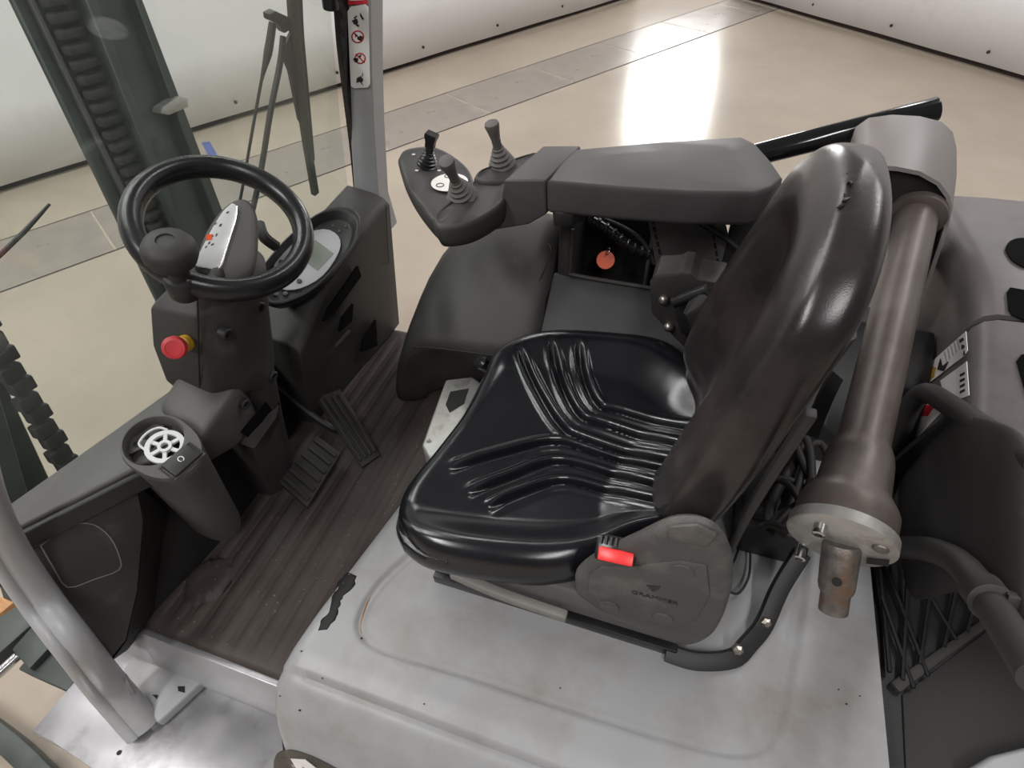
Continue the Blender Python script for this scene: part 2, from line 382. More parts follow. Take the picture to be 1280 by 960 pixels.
b.loft(rings); b.build('post', GRY, pil, ang=50)
b = B(); w0 = [Z(196, 908, zp+.006), Z(176, 888, zp+.02), Z(160, 862, -.055), Z(152, 846, -.03)]
b.tube(w0, .009, 8); b.build('weld_bead', GRW, pil)
b = B(); bk = [Z(150, 842, -.115), Z(178, 800, -.115), Z(206, 782, -.115), Z(252, 852, -.115), Z(196, 904, -.115)]
b.prism(bk, (0, 0, -.029)); b.build('foot_bracket', GRY, pil, bevel=.006, seg=3)
b = B(); b.prism([Z(222, 858, -.1145), Z(231, 858, -.1145), Z(231, 866, -.1145), Z(223, 864, -.1145)], (0, 0, .0006)); b.prism([Z(190, 868, -.1145), Z(198, 869, -.1145), Z(196, 874, -.1145)], (0, 0, .0006)); b.build('paint_chip', BLK, pil)

# bonnet under the seat
ZB = .22
rec = [(q.x, q.y) for q in PX(rounded([(520, 690), (478, 728), (452, 768), (452, 795), (482, 816), (580, 845), (700, 884), (850, 930), (930, 945), (968, 920), (984, 850), (1000, 760), (1010, 640), (1000, 560), (900, 480), (700, 430), (560, 600)], 3), 'z', ZB)]
chip = [(q.x, q.y) for q in PX([(394, 788), (399, 772), (409, 764), (412, 744), (419, 726), (431, 713), (445, 718), (441, 732), (430, 744), (426, 756), (424, 770), (410, 786)], 'z', ZB-.004)]
chip2 = [(q.x, q.y) for q in PX([(424, 706), (434, 710), (430, 715)], 'z', ZB-.004)]
prof = [(-.838, .02), (-.836, .18), (-.825, .215), (-.80, .222), (-.7, .222), (-.5, .222), (-.40, .222), (-.32, .222), (-.25, .221), (-.195, .214), (-.172, .205), (-.166, .202), (-.155, .200), (-.115, .165), (-.07, .095), (-.045, .02), (-.038, -.06), (-.042, -.16), (-.06, -.26)]
pl = []
for (a, c), (d, e) in zip(prof, prof[1:]):
    n = max(1, int(max(abs(a-d), abs(c-e))/.0040))
    for k in range(n): pl.append((a+(d-a)*k/n, c+(e-c)*k/n))
pl.append(prof[-1])
for _ in range(5): pl = [pl[0]]+[tuple((pl[i-1][k]+2*pl[i][k]+pl[i+1][k])/4 for k in (0, 1)) for i in range(1, len(pl)-1)]+[pl[-1]]
NV = len(pl)-1
def xfront(y): return .492 + .172*(max(y, -.75)+.146) if y < -.146 else .492 - 1.6*(y+.146)**2*3
def bon(u, v):
    y, z = pl[int(round(v*NV))]
    xf = xfront(y); xr = -.386
    # rounded front edge
    R0 = .035+.05*sst(-.17, -.03, y); x = xf-.0 + (xr-xf)*u; d = xf-x
    if u < .0001: return V((xf, y, z-.26))
    if d < R0: z -= R0-math.sqrt(max(0, R0*R0-(R0-d)**2))
    if y < -.17 and y > -1.1:
        dd, _ = polydist((x, y), rec+[rec[0]]); s = -dd if inside((x, y), rec) else dd
        z += .006*sst(-.012, .006, s) - .0035*math.exp(-(s/.004)**2)
    ds = abs(y+.166)
    if ds < .006 and d > .05: z -= .0035*(1-ds/.006)
    return V((x, y, z))
NU = 210
def bmi(u, v):
    p = bon(u, round(v*NV)/NV); q = (p.x, p.y)
    return 0
b = B(); b.grid(lambda u, v: bon((u**1.25), v), NU, NV, mif=lambda u, v: bmi(u**1.25, v))
hood = thing('seat_bonnet', 'light grey painted battery bonnet carrying the seat, chipped at its front edge', 'bonnet', (.05, -.4, .0))
b.build('bonnet_shell', [GRW, BLK], hood, recalc=False, ang=60)
b = B(); b.box((-.02, -.62, -.19), (.86, 1.0, .66)); b.build('battery_box', PLB, hood, bevel=.01)
# badge on the side
PYs = [p[0] for p in pl]; imx = PYs.index(max(PYs)); PYs = PYs[:imx+1]; PZs = [p[1] for p in pl][:imx+1]
def bonz(x, y):
    z = float(np.interp(y, PYs, PZs))
    if y < -.17 and not inside((x, y), rec): z += .006
    R0 = .035+.05*sst(-.17, -.03, y); d = max(0, xfront(y)-x)
    if d < R0: z -= R0-math.sqrt(max(0, R0*R0-(R0-d)**2))
    return z
def onbon(pts, off=.0):
    out = []
    for u, v in pts:
        lo, hi = -.1, .24                    # march the sight line down to the surface
        z = hi
        while z > lo:
            p = Z(u, v, z)
            if z <= bonz(p.x, p.y)+off: break
            z -= .001
        out.append(Z(u, v, z))
    return out
bpx = rounded([(342, 952), (347, 941), (362, 937), (390, 945), (430, 966), (470, 992), (420, 1004), (350, 996)], 3); bcx = sum(p[0] for p in bpx)/len(bpx); bcy = sum(p[1] for p in bpx)/len(bpx)
def brg(k, off): return onbon([(bcx+(p[0]-bcx)*k, bcy+(p[1]-bcy)*k) for p in bpx], off)
b = B(); b.loft([brg(1, -.002), brg(1, .003), brg(.97, .005), brg(.8, .005), brg(.6, .005), brg(.4, .005), brg(.2, .005)]); badge = b.build('badge', mat('dark_badge', (70, 66, 60), .5), hood, ang=60)
b = B(); b.prism(onbon([(364, 948), (382, 949), (396, 960), (384, 961), (378, 957), (384, 972), (374, 966)], .0075), (0, .001, .0015)); b.build('badge_emblem', WHT, badge)
le = spline([(398, 788, 0), (403, 773, 0), (411, 765, 0), (415, 746, 0), (422, 728, 0), (434, 715, 0)], 4); ri = spline([(408, 787, 0), (421, 771, 0), (424, 757, 0), (430, 745, 0), (441, 733, 0), (446, 720, 0)], 4)
rj = random.Random(3); cols = []
for p, q in zip(le, ri):
    j0, j1 = rj.uniform(-1, 1), rj.uniform(-1.6, 1.6)
    cols.append(onbon([(p.x+j0+(q.x+j1-p.x-j0)*f, p.y+(q.y-p.y)*f) for f in (0, .2, .4, .6, .8, 1)], .0012))
b = B(); nn_ = len(cols)-1; b.grid(lambda u, v: cols[int(round(u*nn_))][int(round(v*5))], nn_, 5); b.build('chipped_patch', BLK, hood, solid=.001)
b = B(); b.tube(onbon([(474, 732), (462, 748), (455, 765), (451, 782), (452, 792)], .0008), [.0006, .0016, .0018, .001], 6, smooth=3); b.build('rust_streak', RSK, hood)
b = B()
for (u, v, r) in [(452, 798, 2), (377, 814, 1.6), (403, 848, 1.2), (530, 880, 1.4), (350, 870, 1.2), (375, 888, 2), (700, 860, 1.5), (1058, 880, 2), (1048, 862, 1.5), (1075, 870, 1.4)]:
    b.prism(onbon(blob(u, v, r, r*.7, 7, u), .0008), (0, 0, .0003))
b.build('paint_chips', BLK, hood)['kind'] = 'stuff'

# ------------------------------------------------------------------ operator seat
seat = thing('operator_seat', 'black vinyl operator seat with grooved cushion and high winged backrest', 'seat', (.1, -.6, ZB))
ZC = .41
def zs(pts, z): return [V(Z(u, v, z)) for u, v in pts]
front = zs([(500, 662), (490, 634), (500, 597), (540, 548), (575, 503), (597, 462), (612, 428), (640, 408)], ZC)
far = zs([(640, 408), (690, 402), (760, 406), (825, 414), (862, 436), (905, 480), (930, 530)], ZC)
near = zs([(500, 662), (530, 682), (600, 697), (680, 704), (738, 694), (790, 668), (850, 640)], ZC)
rear = [near[-1]+V((-.05, -.0, 0)), V((-.06, -.55, ZC)), far[-1]+V((-.03, 0, 0))]
far[-1] = rear[-1]; near[-1] = rear[0]
def arc(pts, t):
    n = len(pts)-1; q = t*n; i = min(int(q), n-1); f = q-i
    p = [pts[max(i-1, 0)], pts[i], pts[i+1], pts[min(i+2, n)]]
    return .5*((2*p[1]) + (p[2]-p[0])*f + (2*p[0]-5*p[1]+4*p[2]-p[3])*f*f + (3*p[1]-p[0]-3*p[2]+p[3])*f*f*f)
def coons(a, c):   # a: front 0 -> rear 1, c: near 0 -> far 1
    F = arc(front, c); Rr = arc(rear, c); Nn = arc(near, a); Fr = arc(far, a)
    return (F*(1-a)+Rr*a) + (Nn*(1-c)+Fr*c) - (front[0]*(1-a)*(1-c)+front[-1]*(1-a)*c+near[-1]*a*(1-c)+far[-1]*a*c)
GR = [[(555, 584), (620, 560), (688, 541), (740, 551), (860, 592)], [(578, 612), (640, 586), (692, 566), (745, 575), (850, 612)], [(606, 629), (650, 608), (700, 592), (745, 600), (850, 634)],
      [(648, 430), (668, 474), (700, 520), (735, 538), (860, 580)], [(687, 421), (702, 472), (724, 508), (760, 521), (870, 560)], [(722, 426), (731, 466), (749, 497), (780, 506), (880, 538)]]
GW = [[(q.x, q.y) for q in zs([tuple(w)[:2] for w in spline([(a, c, 0) for a, c in g], 4)], ZC-.012)] for g in GR]
NA, NC = 230, 250
ga = np.linspace(0, 1, NA+1)[:, None]*np.ones((1, NC+1)); gc = np.ones((NA+1, 1))*np.linspace(0, 1, NC+1)[None, :]
Fc = np.array([arc(front, j/NC) for j in range(NC+1)]); Rc = np.array([arc(rear, j/NC) for j in range(NC+1)])
Na = np.array([arc(near, i/NA) for i in range(NA+1)]); Fa = np.array([arc(far, i/NA) for i in range(NA+1)])
A3 = ga[..., None]; C3 = gc[..., None]; f0, f1, r0, r1 = (np.array(q) for q in (front[0], front[-1], near[-1], far[-1]))
PG = (Fc[None]*(1-A3)+Rc[None]*A3)+(Na[:, None]*(1-C3)+Fa[:, None]*C3)-(f0*(1-A3)*(1-C3)+f1*(1-A3)*C3+r0*A3*(1-C3)+r1*A3*C3)
def nst(a, b_, x): t = np.clip((x-a)/(b_-a), 0, 1); return t*t*(3-2*t)
def npoly(PX_, PY_, pts):
    best = np.full(PX_.shape, 9.0); q = np.zeros(PX_.shape); n = len(pts)-1
    for i in range(n):
        ax, ay = pts[i]; bx, by = pts[i+1]; dx, dy = bx-ax, by-ay; l = dx*dx+dy*dy+1e-12
        t = np.clip(((PX_-ax)*dx+(PY_-ay)*dy)/l, 0, 1); d = np.hypot(PX_-ax-dx*t, PY_-ay-dy*t); m = d < best
        best = np.where(m, d, best); q = np.where(m, (i+t)/n, q)
    return best, q
Ag = np.where(ga < .5, np.abs(2*ga-1), 0); Cg = np.abs(2*gc-1); eg = 1-(Ag**5+Cg**5)**.2
zg_ = ZC-.03 + .032*nst(.52, .88, Cg)*(1-.5*nst(0, .35, .35-ga)) + .012*nst(.35, .0, ga) + .022*nst(.72, 1, ga) - .012*np.exp(-((2*gc-1)/.34)**2)*nst(.1, .5, ga)
cut_ = np.zeros_like(zg_); rid = np.zeros_like(zg_)
for g in GW:
    d, q = npoly(PG[..., 0], PG[..., 1], g); am = nst(0, .16, q)
    cut_ = np.maximum(cut_, am*np.exp(-(d/.0048)**2)); rid = np.maximum(rid, am*np.exp(-((d-.0115)/.006)**2))
zg_ += .005*rid*(1-cut_) - .0095*cut_
zg_ -= np.where(eg < .24, .034*(1-np.sqrt(np.clip(1-((.24-eg)/.24)**2, 0, 1))), 0)
PG[..., 2] = zg_
vs = [[V(PG[i, j]) for j in range(NC+1)] for i in range(NA+1)]
b = B(); b.grid(lambda u, v: vs[int(round(u*NA))][int(round(v*NC))], NA, NC)
edge = [vs[i][0] for i in range(NA, -1, -1)] + [vs[0][j] for j in range(1, NC+1)] + [vs[i][NC] for i in range(1, NA+1)]
cen = V((.12, -.60, 0)); rings = [edge]
for dz, k in [(-.010, 1.012), (-.022, 1.016), (-.032, 1.010), (-.039, .99), (-.043, .955)]:
    rings.append([V((cen.x+(p.x-cen.x)*k, cen.y+(p.y-cen.y)*k, p.z+dz)) for p in edge])
b.loft(rings, False, closed=False)
b.build('cushion', LEA, seat, ang=70)

# backrest: rings stacked from bottom to top, yawed a little
YAW = math.radians(-1.5); BC = V((-.080, -.602, 0))
def bw(p): c, s = math.cos(YAW), math.sin(YAW); return V((BC.x+p[0]*c-p[1]*s, BC.y+p[0]*s+p[1]*c, p[2]))
b = B(); rings = []; NT, NR = 60, 72
hwk = [(0, .165), (.05, .190), (.16, .211), (.36, .206), (.60, .186), (.80, .166), (1, .145)]
NT = 76
for k in range(NT+1):
    t = k/NT; z = .475 + .418*t; hw = key(hwk, t)
    cl = math.sqrt(max(0, 1-max(0, (t-.76)/.24)**2)); cl = max(cl, .04); ct = max(.10, cl**.7)
    cb_ = 1-.35*(1-sst(0, .08, t))
    hw *= cl
    cx = .026 - .086*t                     # mid plane leans back
    frontw = key([(0, .046), (.07, .052), (.3, .056), (.65, .048), (1, .040)], t)*ct*cb_
    backd = key([(0, .040), (.15, .048), (.5, .050), (1, .042)], t)*ct*cb_
    dish = key([(0, .03), (.12, .056), (.4, .064), (.66, .046), (.82, .014), (.9, 0), (1, 0)], t)
    ring = []
    for j in range(NR):
        a = 2*math.pi*j/NR; ca, sa = math.cos(a), math.sin(a)
        ly = hw*math.copysign(abs(ca)**.72, ca); q = ly/hw
        if sa >= 0:
            lx = frontw*abs(sa)**.55
            lx -= dish*(math.exp(-(q/.50)**4))*abs(sa)**.3
            lx -= .006*math.exp(-((abs(q)-.30)/.06)**2)*sst(.2, .32, t)*(1-sst(.62, .78, t))
        else: lx = -backd*abs(sa)**.6
        ring.append(bw((cx+lx, ly, z)))
    rings.append(ring)
b.loft(rings); b.build('backrest', LEB, seat, ang=80)
# puckered seam along the near wing
sm = B(); pts = [(1064, 214), (1063, 228), (1060, 240), (1057, 250), (1050, 258)]
def onback(u, v, rings=rings):
    d = ray(u, v).normalized(); best = None
    for r in rings:
        for p in r:
            w = p-EYE; tt = w.dot(d); off = (w-d*tt).length
            if best is None or off+tt*.02 < best[0]: best = (off+tt*.02, tt)
    return EYE + d*(best[1]-.001)
for (u, v) in pts:
    p = onback(u, v); sm.tube([onback(u-5, v+2), p, onback(u+6, v-3)], [.0005, .002, .0005], 6, smooth=3)
sm.build('pucker_seam', LEB, seat)
# shell behind the backrest and its brace bars
b = B(); rr = []
for t in (0, .15, .35, .55, .7):
    z = .46+.44*t; hw = key(hwk, t)*.72; cx = .026-.086*t-.036
    rr.append([bw((cx, -hw, z)), bw((cx-.02, -hw*.8, z)), bw((cx-.026, 0, z)), bw((cx-.02, hw*.8, z)), bw((cx, hw, z)), bw((cx+.01, 0, z))])
b.loft(rr); b.build('back_shell', PLB, seat, ang=30)
b = B(); ys = -.395
b.strip([Y(905, 700, ys), Y(935, 640, ys), Y(985, 560, ys), Y(1015, 515, ys)], .010, .012, (0, 1, 0)); b.build('back_brace', PLB, seat, bevel=.002)

# seat base, side cover, rails
b = B()
sk = [Y(508, 664, -.335), Y(600, 700, -.345), Y(716, 738, -.35), Y(840, 790, -.35)]
def skirt(p, q): return [p, q]
up = [V((.335, -.392, .365)), V((.315, -.368, .36)), V((.24, -.362, .355)), V((.10, -.358, .35)), V((-.10, -.358, .35))]
rings = []
for p in up: rings.append([p, p+V((0, .012, -.02)), p+V((0, .006, -.055)), V((p.x, p.y-.02, ZB+.03)), V((p.x, -.77, ZB+.03)), V((p.x, -.79, .36))])
b.loft(rings); b.build('suspension_base', DUS, seat, bevel=.004)
b = B(); b.strip([V((.25, -.345, .318)), V((.17, -.338, .314)), V((.065, -.336, .310))], .014, .018, (0, 0, 1)); b.build('slide_handle', GPD, seat, bevel=.003)
for yy in (-.375, -.80):
    b = B(); b.box((.10, yy, ZB+.014), (.40, .030, .022)); b.build('slide_rail', GLB, seat, bevel=.002)
ysd = -.352
oc = [(717, 742), (718, 716), (745, 693), (790, 672), (836, 652), (872, 650), (896, 660), (912, 684), (918, 720), (910, 760), (896, 790), (872, 806), (846, 806), (800, 790), (755, 768)]
def sidept(u, v, off=0): return Y(u, v, ysd+off)
oc = [tuple(p)[:2] for p in spline([(a, c, 0) for a, c in oc]+[(oc[0][0], oc[0][1], 0)], 4)][:-1]
b = B(); cu = sum(p[0] for p in oc)/len(oc); cv = sum(p[1] for p in oc)/len(oc); rings = []
for k, off in [(.66, -.035), (.84, -.02), (.985, -.006), (.95, .002), (.88, .005), (.6, .006), (.25, .0065)]:
    rings.append([Y(cu+(u-cu)*k, cv+(v-cv)*k, ysd) + V((0, off, 0)) for u, v in oc])
b.loft(rings); cover = b.build('side_cover', DUS, seat, ang=60)
def onside(pts, off): return [Y(u, v, ysd+off) for u, v in pts]
b = B(); b.prism(onside([(836, 655), (872, 652), (897, 664), (884, 681), (835, 671)], .004), (0, .005, 0)); b.build('cover_cap', DUS, cover, bevel=.003)
b = B(); b.prism(onside([(752, 706), (800, 704), (850, 698), (884, 704), (888, 740), (872, 770), (845, 785), (800, 775), (755, 755), (735, 735), (738, 715)], .004), (0, .0045, 0)); b.build('cover_panel', DUS, cover, bevel=.002, seg=2)
for (u, v, r) in [(853, 713, .014), (829, 772, .014), (762, 757, .014)]:
    b = B(); b.lathe([(r, 0), (r, .0015), (r*.92, .0025)], frame(Y(u, v, ysd+.0078), (0, 1, 0)), 24); b.build('screw_plug', DUS, cover)
mt = M.Translation(Y(818, 747, ysd+.0085)) @ M(((-1, 0, 0, 0), (0, 0, 1, 0), (0, 1, 0, 0), (0, 0, 0, 1))) @ M.Rotation(math.radians(4), 4, 'Z')
text('maker_name', 'GRAMMER', .0125, mt, PLB, cover, .0008)
b = B(); b.prism(onside([(808, 731), (826, 733), (822, 737), (816, 739)], .0084), (0, .0008, 0)); b.build('maker_mark', PLB, cover)
# buckle
bk = thing('seat_belt_buckle', 'seat belt buckle with bright red release button beside the cushion', 'buckle', Y(770, 690, -.36))
mb_ = frame(Y(770, 688, -.352), (.10, .55, .85), (-1, 0, .12))
b = B(); b.box((0, 0, -.014), (.048, .030, .045), mb_); b.build('buckle_body', GLB, bk, bevel=.004)
b = B(); b.box((.002, -.006, .010), (.042, .016, .008), mb_); b.build('release_button', RED2, bk, bevel=.002)
b = B()
for k in range(7): b.box((-.018+.006*k, .010, .009), (.0024, .010, .006), mb_)
b.build('slot_ribs', PLA, bk)
# black flat bar bracket behind the base
b = B(); yb = -.345
br = [Z(832, 815, ZB+.012), Z(870, 826, ZB+.012), Z(915, 823, ZB+.012), Z(935, 805, ZB+.014), Z(955, 780, ZB+.02), Z(975, 735, ZB+.05), Z(1003, 690, ZB+.085)]
b.strip(br, .026, .014, (-.2, .5, .85)); tag(b.build('belt_anchor_bar', PLB, bevel=.002), 'bent black flat anchor bar bolted to the bonnet behind the seat base', 'bracket')
bb = bpy.data.objects['belt_anchor_bar']
for (u, v) in [(957, 778), (922, 812)]:
    b = B(); b.lathe([(.008, -.004), (.008, .004), (.004, .008)], frame(Z(u, v, ZB+.03), (-.2, .7, .7)), 6); b.build('anchor_bolt', STL, bb)

# ------------------------------------------------------------------ windscreen, far pillar, mast
GN = V((1, -.12, .25)).normalized(); GP = V((1.13, 0, 0))
ws = thing('windscreen', 'tinted dusty windscreen pane in front of the steering wheel', 'windscreen', (1.0, -.7, .3))
gl = PL([(438, 262), (425, 150), (412, 0), (398, -160), (-60, -160), (-60, 520), (-60, 760), (60, 680), (200, 520), (380, 330)], GP, GN)
b = B(); b.prism(gl, GN*.004); b.build('glass_pane', GLS, ws)
b = B(); b.strip(PL([(452, 262), (446, 190), (438, 120), (431, 60), (427, 0), (419, -160)], GP-GN*.004, GN), .036, .014, GN, 4); b.build('rubber_seal', GLB, ws)
# far pillar
pr_ = thing('cab_pillar', 'grey painted far cab pillar with white pictogram sticker, beyond the windscreen', 'pillar', Y(462, 262, -1.2))
q0 = [Y(u, v, -1.2) for u, v in [(458, 275), (452, 190), (447, 100), (443, 0), (438, -160)]]
b = B(); rings = []
for (ul, ur, v) in [(446, 486, 290), (444, 474, 250), (438, 468, 160), (433, 465, 80), (428, 464, 0), (420, 462, -160)]:
    a = Y(ul, v, -1.195); c = Y(ur, v, -1.195); d = (c-a); n = V((0, -1, 0))
    rings.append([a, a+d*.12+V((0, .006, 0)), a+d*.5+V((0, .009, 0)), a+d*.88+V((0, .006, 0)), c, c+n*.05, a+n*.05])
b.loft(rings); b.build('post', GRY, pr_, ang=40)
st = [Y(u, v, -1.1835) for u, v in [(435, 14), (439, 8), (457, 5), (461, 9), (463, 105), (460, 109), (443, 110), (439, 107)]]
b = B(); b.prism([p+V((0, .002, 0)) for p in st], (0, -.0012, 0)); stk = b.build('pictogram_sticker', WHT, pr_)
b = B(); b.prism([Y(u, v, -1.181) for u, v in [(433, -40), (457, -40), (459, 5), (435, 6)]], (0, -.0012, 0)); b.build('red_sticker_band', INR, pr_)
b = B(); b.prism([Y(u, v, -1.1795) for u, v in [(436, -30), (455, -30), (456, 0), (437, 1)]], (0, -.0008, 0)); b.build('white_sticker_band', WHT, pr_)
def glyph(name, polys, m, y=-1.1805, parent=stk):
    b = B()
    for pg in polys: b.prism([Y(u, v, y) for u, v in pg], (0, -.0006, 0))
    b.build(name, m, parent)
glyph('dark_figure', [blob(444, 27, 4.5, 3.5, seed=1), [(445, 29), (449, 32), (448, 34), (444, 31)], [(450, 16), (452, 19), (455, 24), (453, 25), (450, 20)], [(442, 22), (446, 19), (446, 21), (443, 24)], blob(450, 99, 4, 4, seed=5), [(452, 95), (454, 90), (453, 96)], [(445, 101), (449, 102), (446, 104)], [(452, 103), (454, 107), (451, 104)]], INK)
def ringpoly(u, v, r, w, a0, a1, n=14):
    o = [(u+r*math.cos(a0+(a1-a0)*i/n), v+r*math.sin(a0+(a1-a0)*i/n)) for i in range(n+1)]
    return o + [(u+(r-w)*math.cos(a0+(a1-a0)*i/n), v+(r-w)*math.sin(a0+(a1-a0)*i/n)) for i in range(n, -1, -1)]
bq = B()
for (u, v, r) in [(447, 46, 8), (450, 73, 7)]:
    for k in range(10):
        a = ringpoly(u, v, r, 1.5, 2*math.pi*k/10, 2*math.pi*(k+1)/10, 3); bq.prism([Y(x, y, -1.1805) for x, y in a], (0, -.0006, 0))
    bq.prism([Y(x, y, -1.1805) for x, y in [(u-6, v-5), (u-5, v-6), (u+6, v+5), (u+5, v+6)]], (0, -.0006, 0))
bq.build('red_prohibition_rings', INR, stk)
glyph('dark_figure', [blob(450, 48, 3.6, 3.2, seed=2), [(444, 42), (447, 44), (444, 47)], blob(445, 75, 3.4, 3.4, seed=3), [(448, 70), (452, 68), (450, 73)]], INK)
b = B(); b.tube([Y(410, -20, -1.12), Y(414, 12, -1.12)], .016, 14, smooth=0); b.build('mirror_stub', GLB, pr_, bevel=.004)

# wiper outside the glass
wp = thing('windscreen_wiper', 'dark wiper arm and blade hanging on the outside of the windscreen', 'wiper', PL([(365, 20)], GP+GN*.03, GN)[0])
WQ = GP+GN*.03
b = B(); b.strip(PL([(362, -60), (366, 20), (372, 80), (379, 150), (394, 242)], WQ, GN), .017, .012, GN, 4); b.build('blade', mat('olive_black_rubber', (52, 52, 40), .6), wp, bevel=.001)
b = B(); b.strip(PL([(372, -60), (375, 30), (381, 100), (390, 200)], WQ+GN*.012, GN), .009, .010, GN, 4); b.build('blade_spine', RUB, wp)
b = B(); b.tube(PL([(341, 28), (335, 66), (327, 100), (316, 160), (303, 235), (292, 290)], WQ, GN), [.007, .008, .003, .003, .003, .003], 8); b.build('link_rod', PLB, wp)
b = B(); b.strip(PL([(354, 45), (350, 80), (338, 140), (326, 215), (312, 280)], WQ, GN), .010, .008, GN, 4); b.build('wiper_arm', PLB, wp, bevel=.001)
b = B(); b.prism(PL([(337, 18), (345, 14), (362, 22), (370, 34), (356, 42), (348, 30), (338, 26)], WQ, GN), GN*.016); b.build('pivot_head', PLB, wp, bevel=.002)
b = B(); b.prism(PL([(352, 66), (362, 90), (374, 150), (380, 160), (372, 92), (364, 42)], WQ, GN), GN*.006); b.build('arm_stay', PLB, wp)
b = B(); b.tube(PL([(-10, 328), (30, 290), (62, 255)], GP+GN*.03, GN), [.0035, .0035, .002], 8, smooth=2); tag(b.build('lower_wiper_rod', PLB), 'thin black rod slanting across the far left of the windscreen', 'rod')

# mast beyond the windscreen
XM = 1.34
mast = thing('lift_mast', 'dark steel lift mast upright with chain, seen through the windscreen', 'mast', (XM, -1.0, GZ))
def beam(name, l0, r0, l1, r1, x, dx, m, parent, bev=.003, lo=1.75, hi=-.35):
    "upright given by its left and right edge at two image heights, at distance x"
    def e(p, q, t): return (p[0]+(q[0]-p[0])*t, p[1]+(q[1]-p[1])*t)
    pts = [X(*e(l0, l1, hi), x), X(*e(r0, r1, hi), x), X(*e(r0, r1, lo), x), X(*e(l0, l1, lo), x)]
    b = B(); b.prism(pts, (dx, 0, 0)); return b.build(name, m, parent, bevel=bev, seg=1)
beam('outer_rail', (16, 0), (42, 0), (132, 240), (158, 240), XM, .015, MST, mast, lo=1.9)
beam('rail_edge', (37, 0), (43, 0), (152, 240), (158, 240), XM-.012, .012, PLG, mast, .001, lo=1.9)
beam('chain_channel', (40, 0), (112, 0), (155, 240), (206, 240), XM+.05, .02, MST, mast, lo=1.9)
beam('inner_rail', (108, 0), (122, 0), (202, 240), (212, 240), XM-.01, .10, MST, mast, lo=1.9)
beam('inner_web', (118, 0), (172, 0), (208, 240), (260, 240), XM+.02, .04, MST, mast, lo=1.9)
beam('inner_flange', (170, 0), (179, 0), (257, 240), (270, 240), XM-.01, .10, MST, mast, lo=1.9)
lk = B(); a0 = X(70, 0, XM+.03); a1 = X(180, 240, XM+.03); dch = (a1-a0)/14; lk.box((0, 0, 0), (.03, .062, .020)); pl_ = None
for k in range(-1, 24):
    p = a0+dch*k
    if pl_ is None: o = pl_ = lk.build('chain_link', RUB, mast, bevel=.006)
    else: o = pl_.copy(); COL.objects.link(o)
    o.matrix_world = frame(p, dch, (1, 0, 0))
cl = [X(u, v, XM-.02) for u, v in [(201, 142), (212, 144), (236, 134), (235, 122), (224, 120), (203, 134)]]
b = B(); b.prism(cl, (.03, 0, 0)); b.build('hose_clip', ALU, mast, bevel=.003)
m2 = thing('lift_mast', 'dark steel near mast upright, low at the left edge beyond the windscreen', 'mast', (XM, -.35, GZ))
beam('near_rail', (-30, 480), (-4, 480), (30, 700), (60, 700), XM, .12, MST, m2, lo=1.3, hi=-.6)
beam('near_web', (-14, 480), (12, 490), (52, 690), (105, 690), XM+.04, .03, MST, m2, lo=1.2, hi=-.5)
ch = thing('lift_chain', 'black leaf chain hanging beside the near mast upright at the left edge', 'chain', X(95, 600, XM))
a0 = X(2, 445, XM-.02); a1 = X(92, 595, XM-.02); dch = (a1-a0)/9; lk = B(); lk.box((0, 0, 0), (.03, .046, dch.length*.86)); pl_ = None
for k in range(-4, 15):
    if pl_ is None: o = pl_ = lk.build('link', RUB, ch, bevel=.005)
    else: o = pl_.copy(); COL.objects.link(o)
    o.matrix_world = frame(a0+dch*k+V((0, (.003 if k % 2 else -.003), 0)), dch, (1, 0, 0))
b = B(); p = [Z(252, 178, GZ+.002), Z(262, 177, GZ+.002), Z(274, 198, GZ+.002), Z(263, 200, GZ+.002)]; b.prism(p, (0, 0, .001)); tag(b.build('floor_tape', BLU), 'short strip of blue tape on the floor beyond the mast', 'tape')

# ------------------------------------------------------------------ dashboard
dash = thing('dashboard', 'charcoal plastic dashboard across the footwell below the windscreen', 'dashboard', (.9, -.6, .0))
# near cross beam
b = B()
tl, tr = V((.905, -.170, .392)), V((.79, -.345, .392))
fr_ = V((.955, -.19, .392)); fr2 = V((.90, -.40, .392)); f3 = V((.86, -.52, .40)); f4 = V((.77, -.47, .392))
b.prism([tl, tr, f4, f3, fr2, fr_], (0, 0, -.02)); b.build('beam_top', PLG, dash, bevel=.006, seg=3)
d = (tr-tl).normalized(); n = V((d.y, -d.x, 0)); n = n if n.x < 0 else -n
b = B(); b.prism([tl+V((0, 0, -.006)), tr+V((0, 0, -.006)), tr+V((0, 0, -.045)), tl+V((0, 0, -.045))], n*.012); b.build('beam_lip', PLB, dash, bevel=.005, seg=3)
b = B()
A = V((.90, -.155, .345)); Bq = tr+V((.012, -.01, -.050)); Cq = X(168, 770, .86); D = X(137, 824, .86)
pn = (Bq-A).cross(D-A).normalized()
if pn.x > 0: pn = -pn
b.prism([A]+PL([(172, 612), (180, 650), (172, 740), (158, 800), (137, 826)], A, pn), -pn*.02); low = b.build('kick_panel', PLA, dash, bevel=.003)
K1 = PL([(174, 614), (181, 650), (173, 740), (159, 800), (140, 826)], A, pn)
b = B(); b.prism([K1[0], K1[1], K1[2], K1[3], K1[4], X(160, 812, .93), X(215, 740, .93), X(232, 690, .93), X(215, 640, .90)], (.03, -.01, 0)); b.build('kick_panel_side', PLB, dash)
ht = PL(rounded([(51, 682), (70, 668), (95, 655), (118, 656), (138, 672), (149, 695), (149, 712), (118, 724), (84, 734), (66, 708)], 3), A+pn*.0012, pn)
b = B(); b.tube(ht+[ht[0]], .0012, 6, smooth=0); b.build('hatch_edge', GPD, dash)
b = B(); b.prism(ht, -pn*.003); b.build('hatch', PLA, dash)
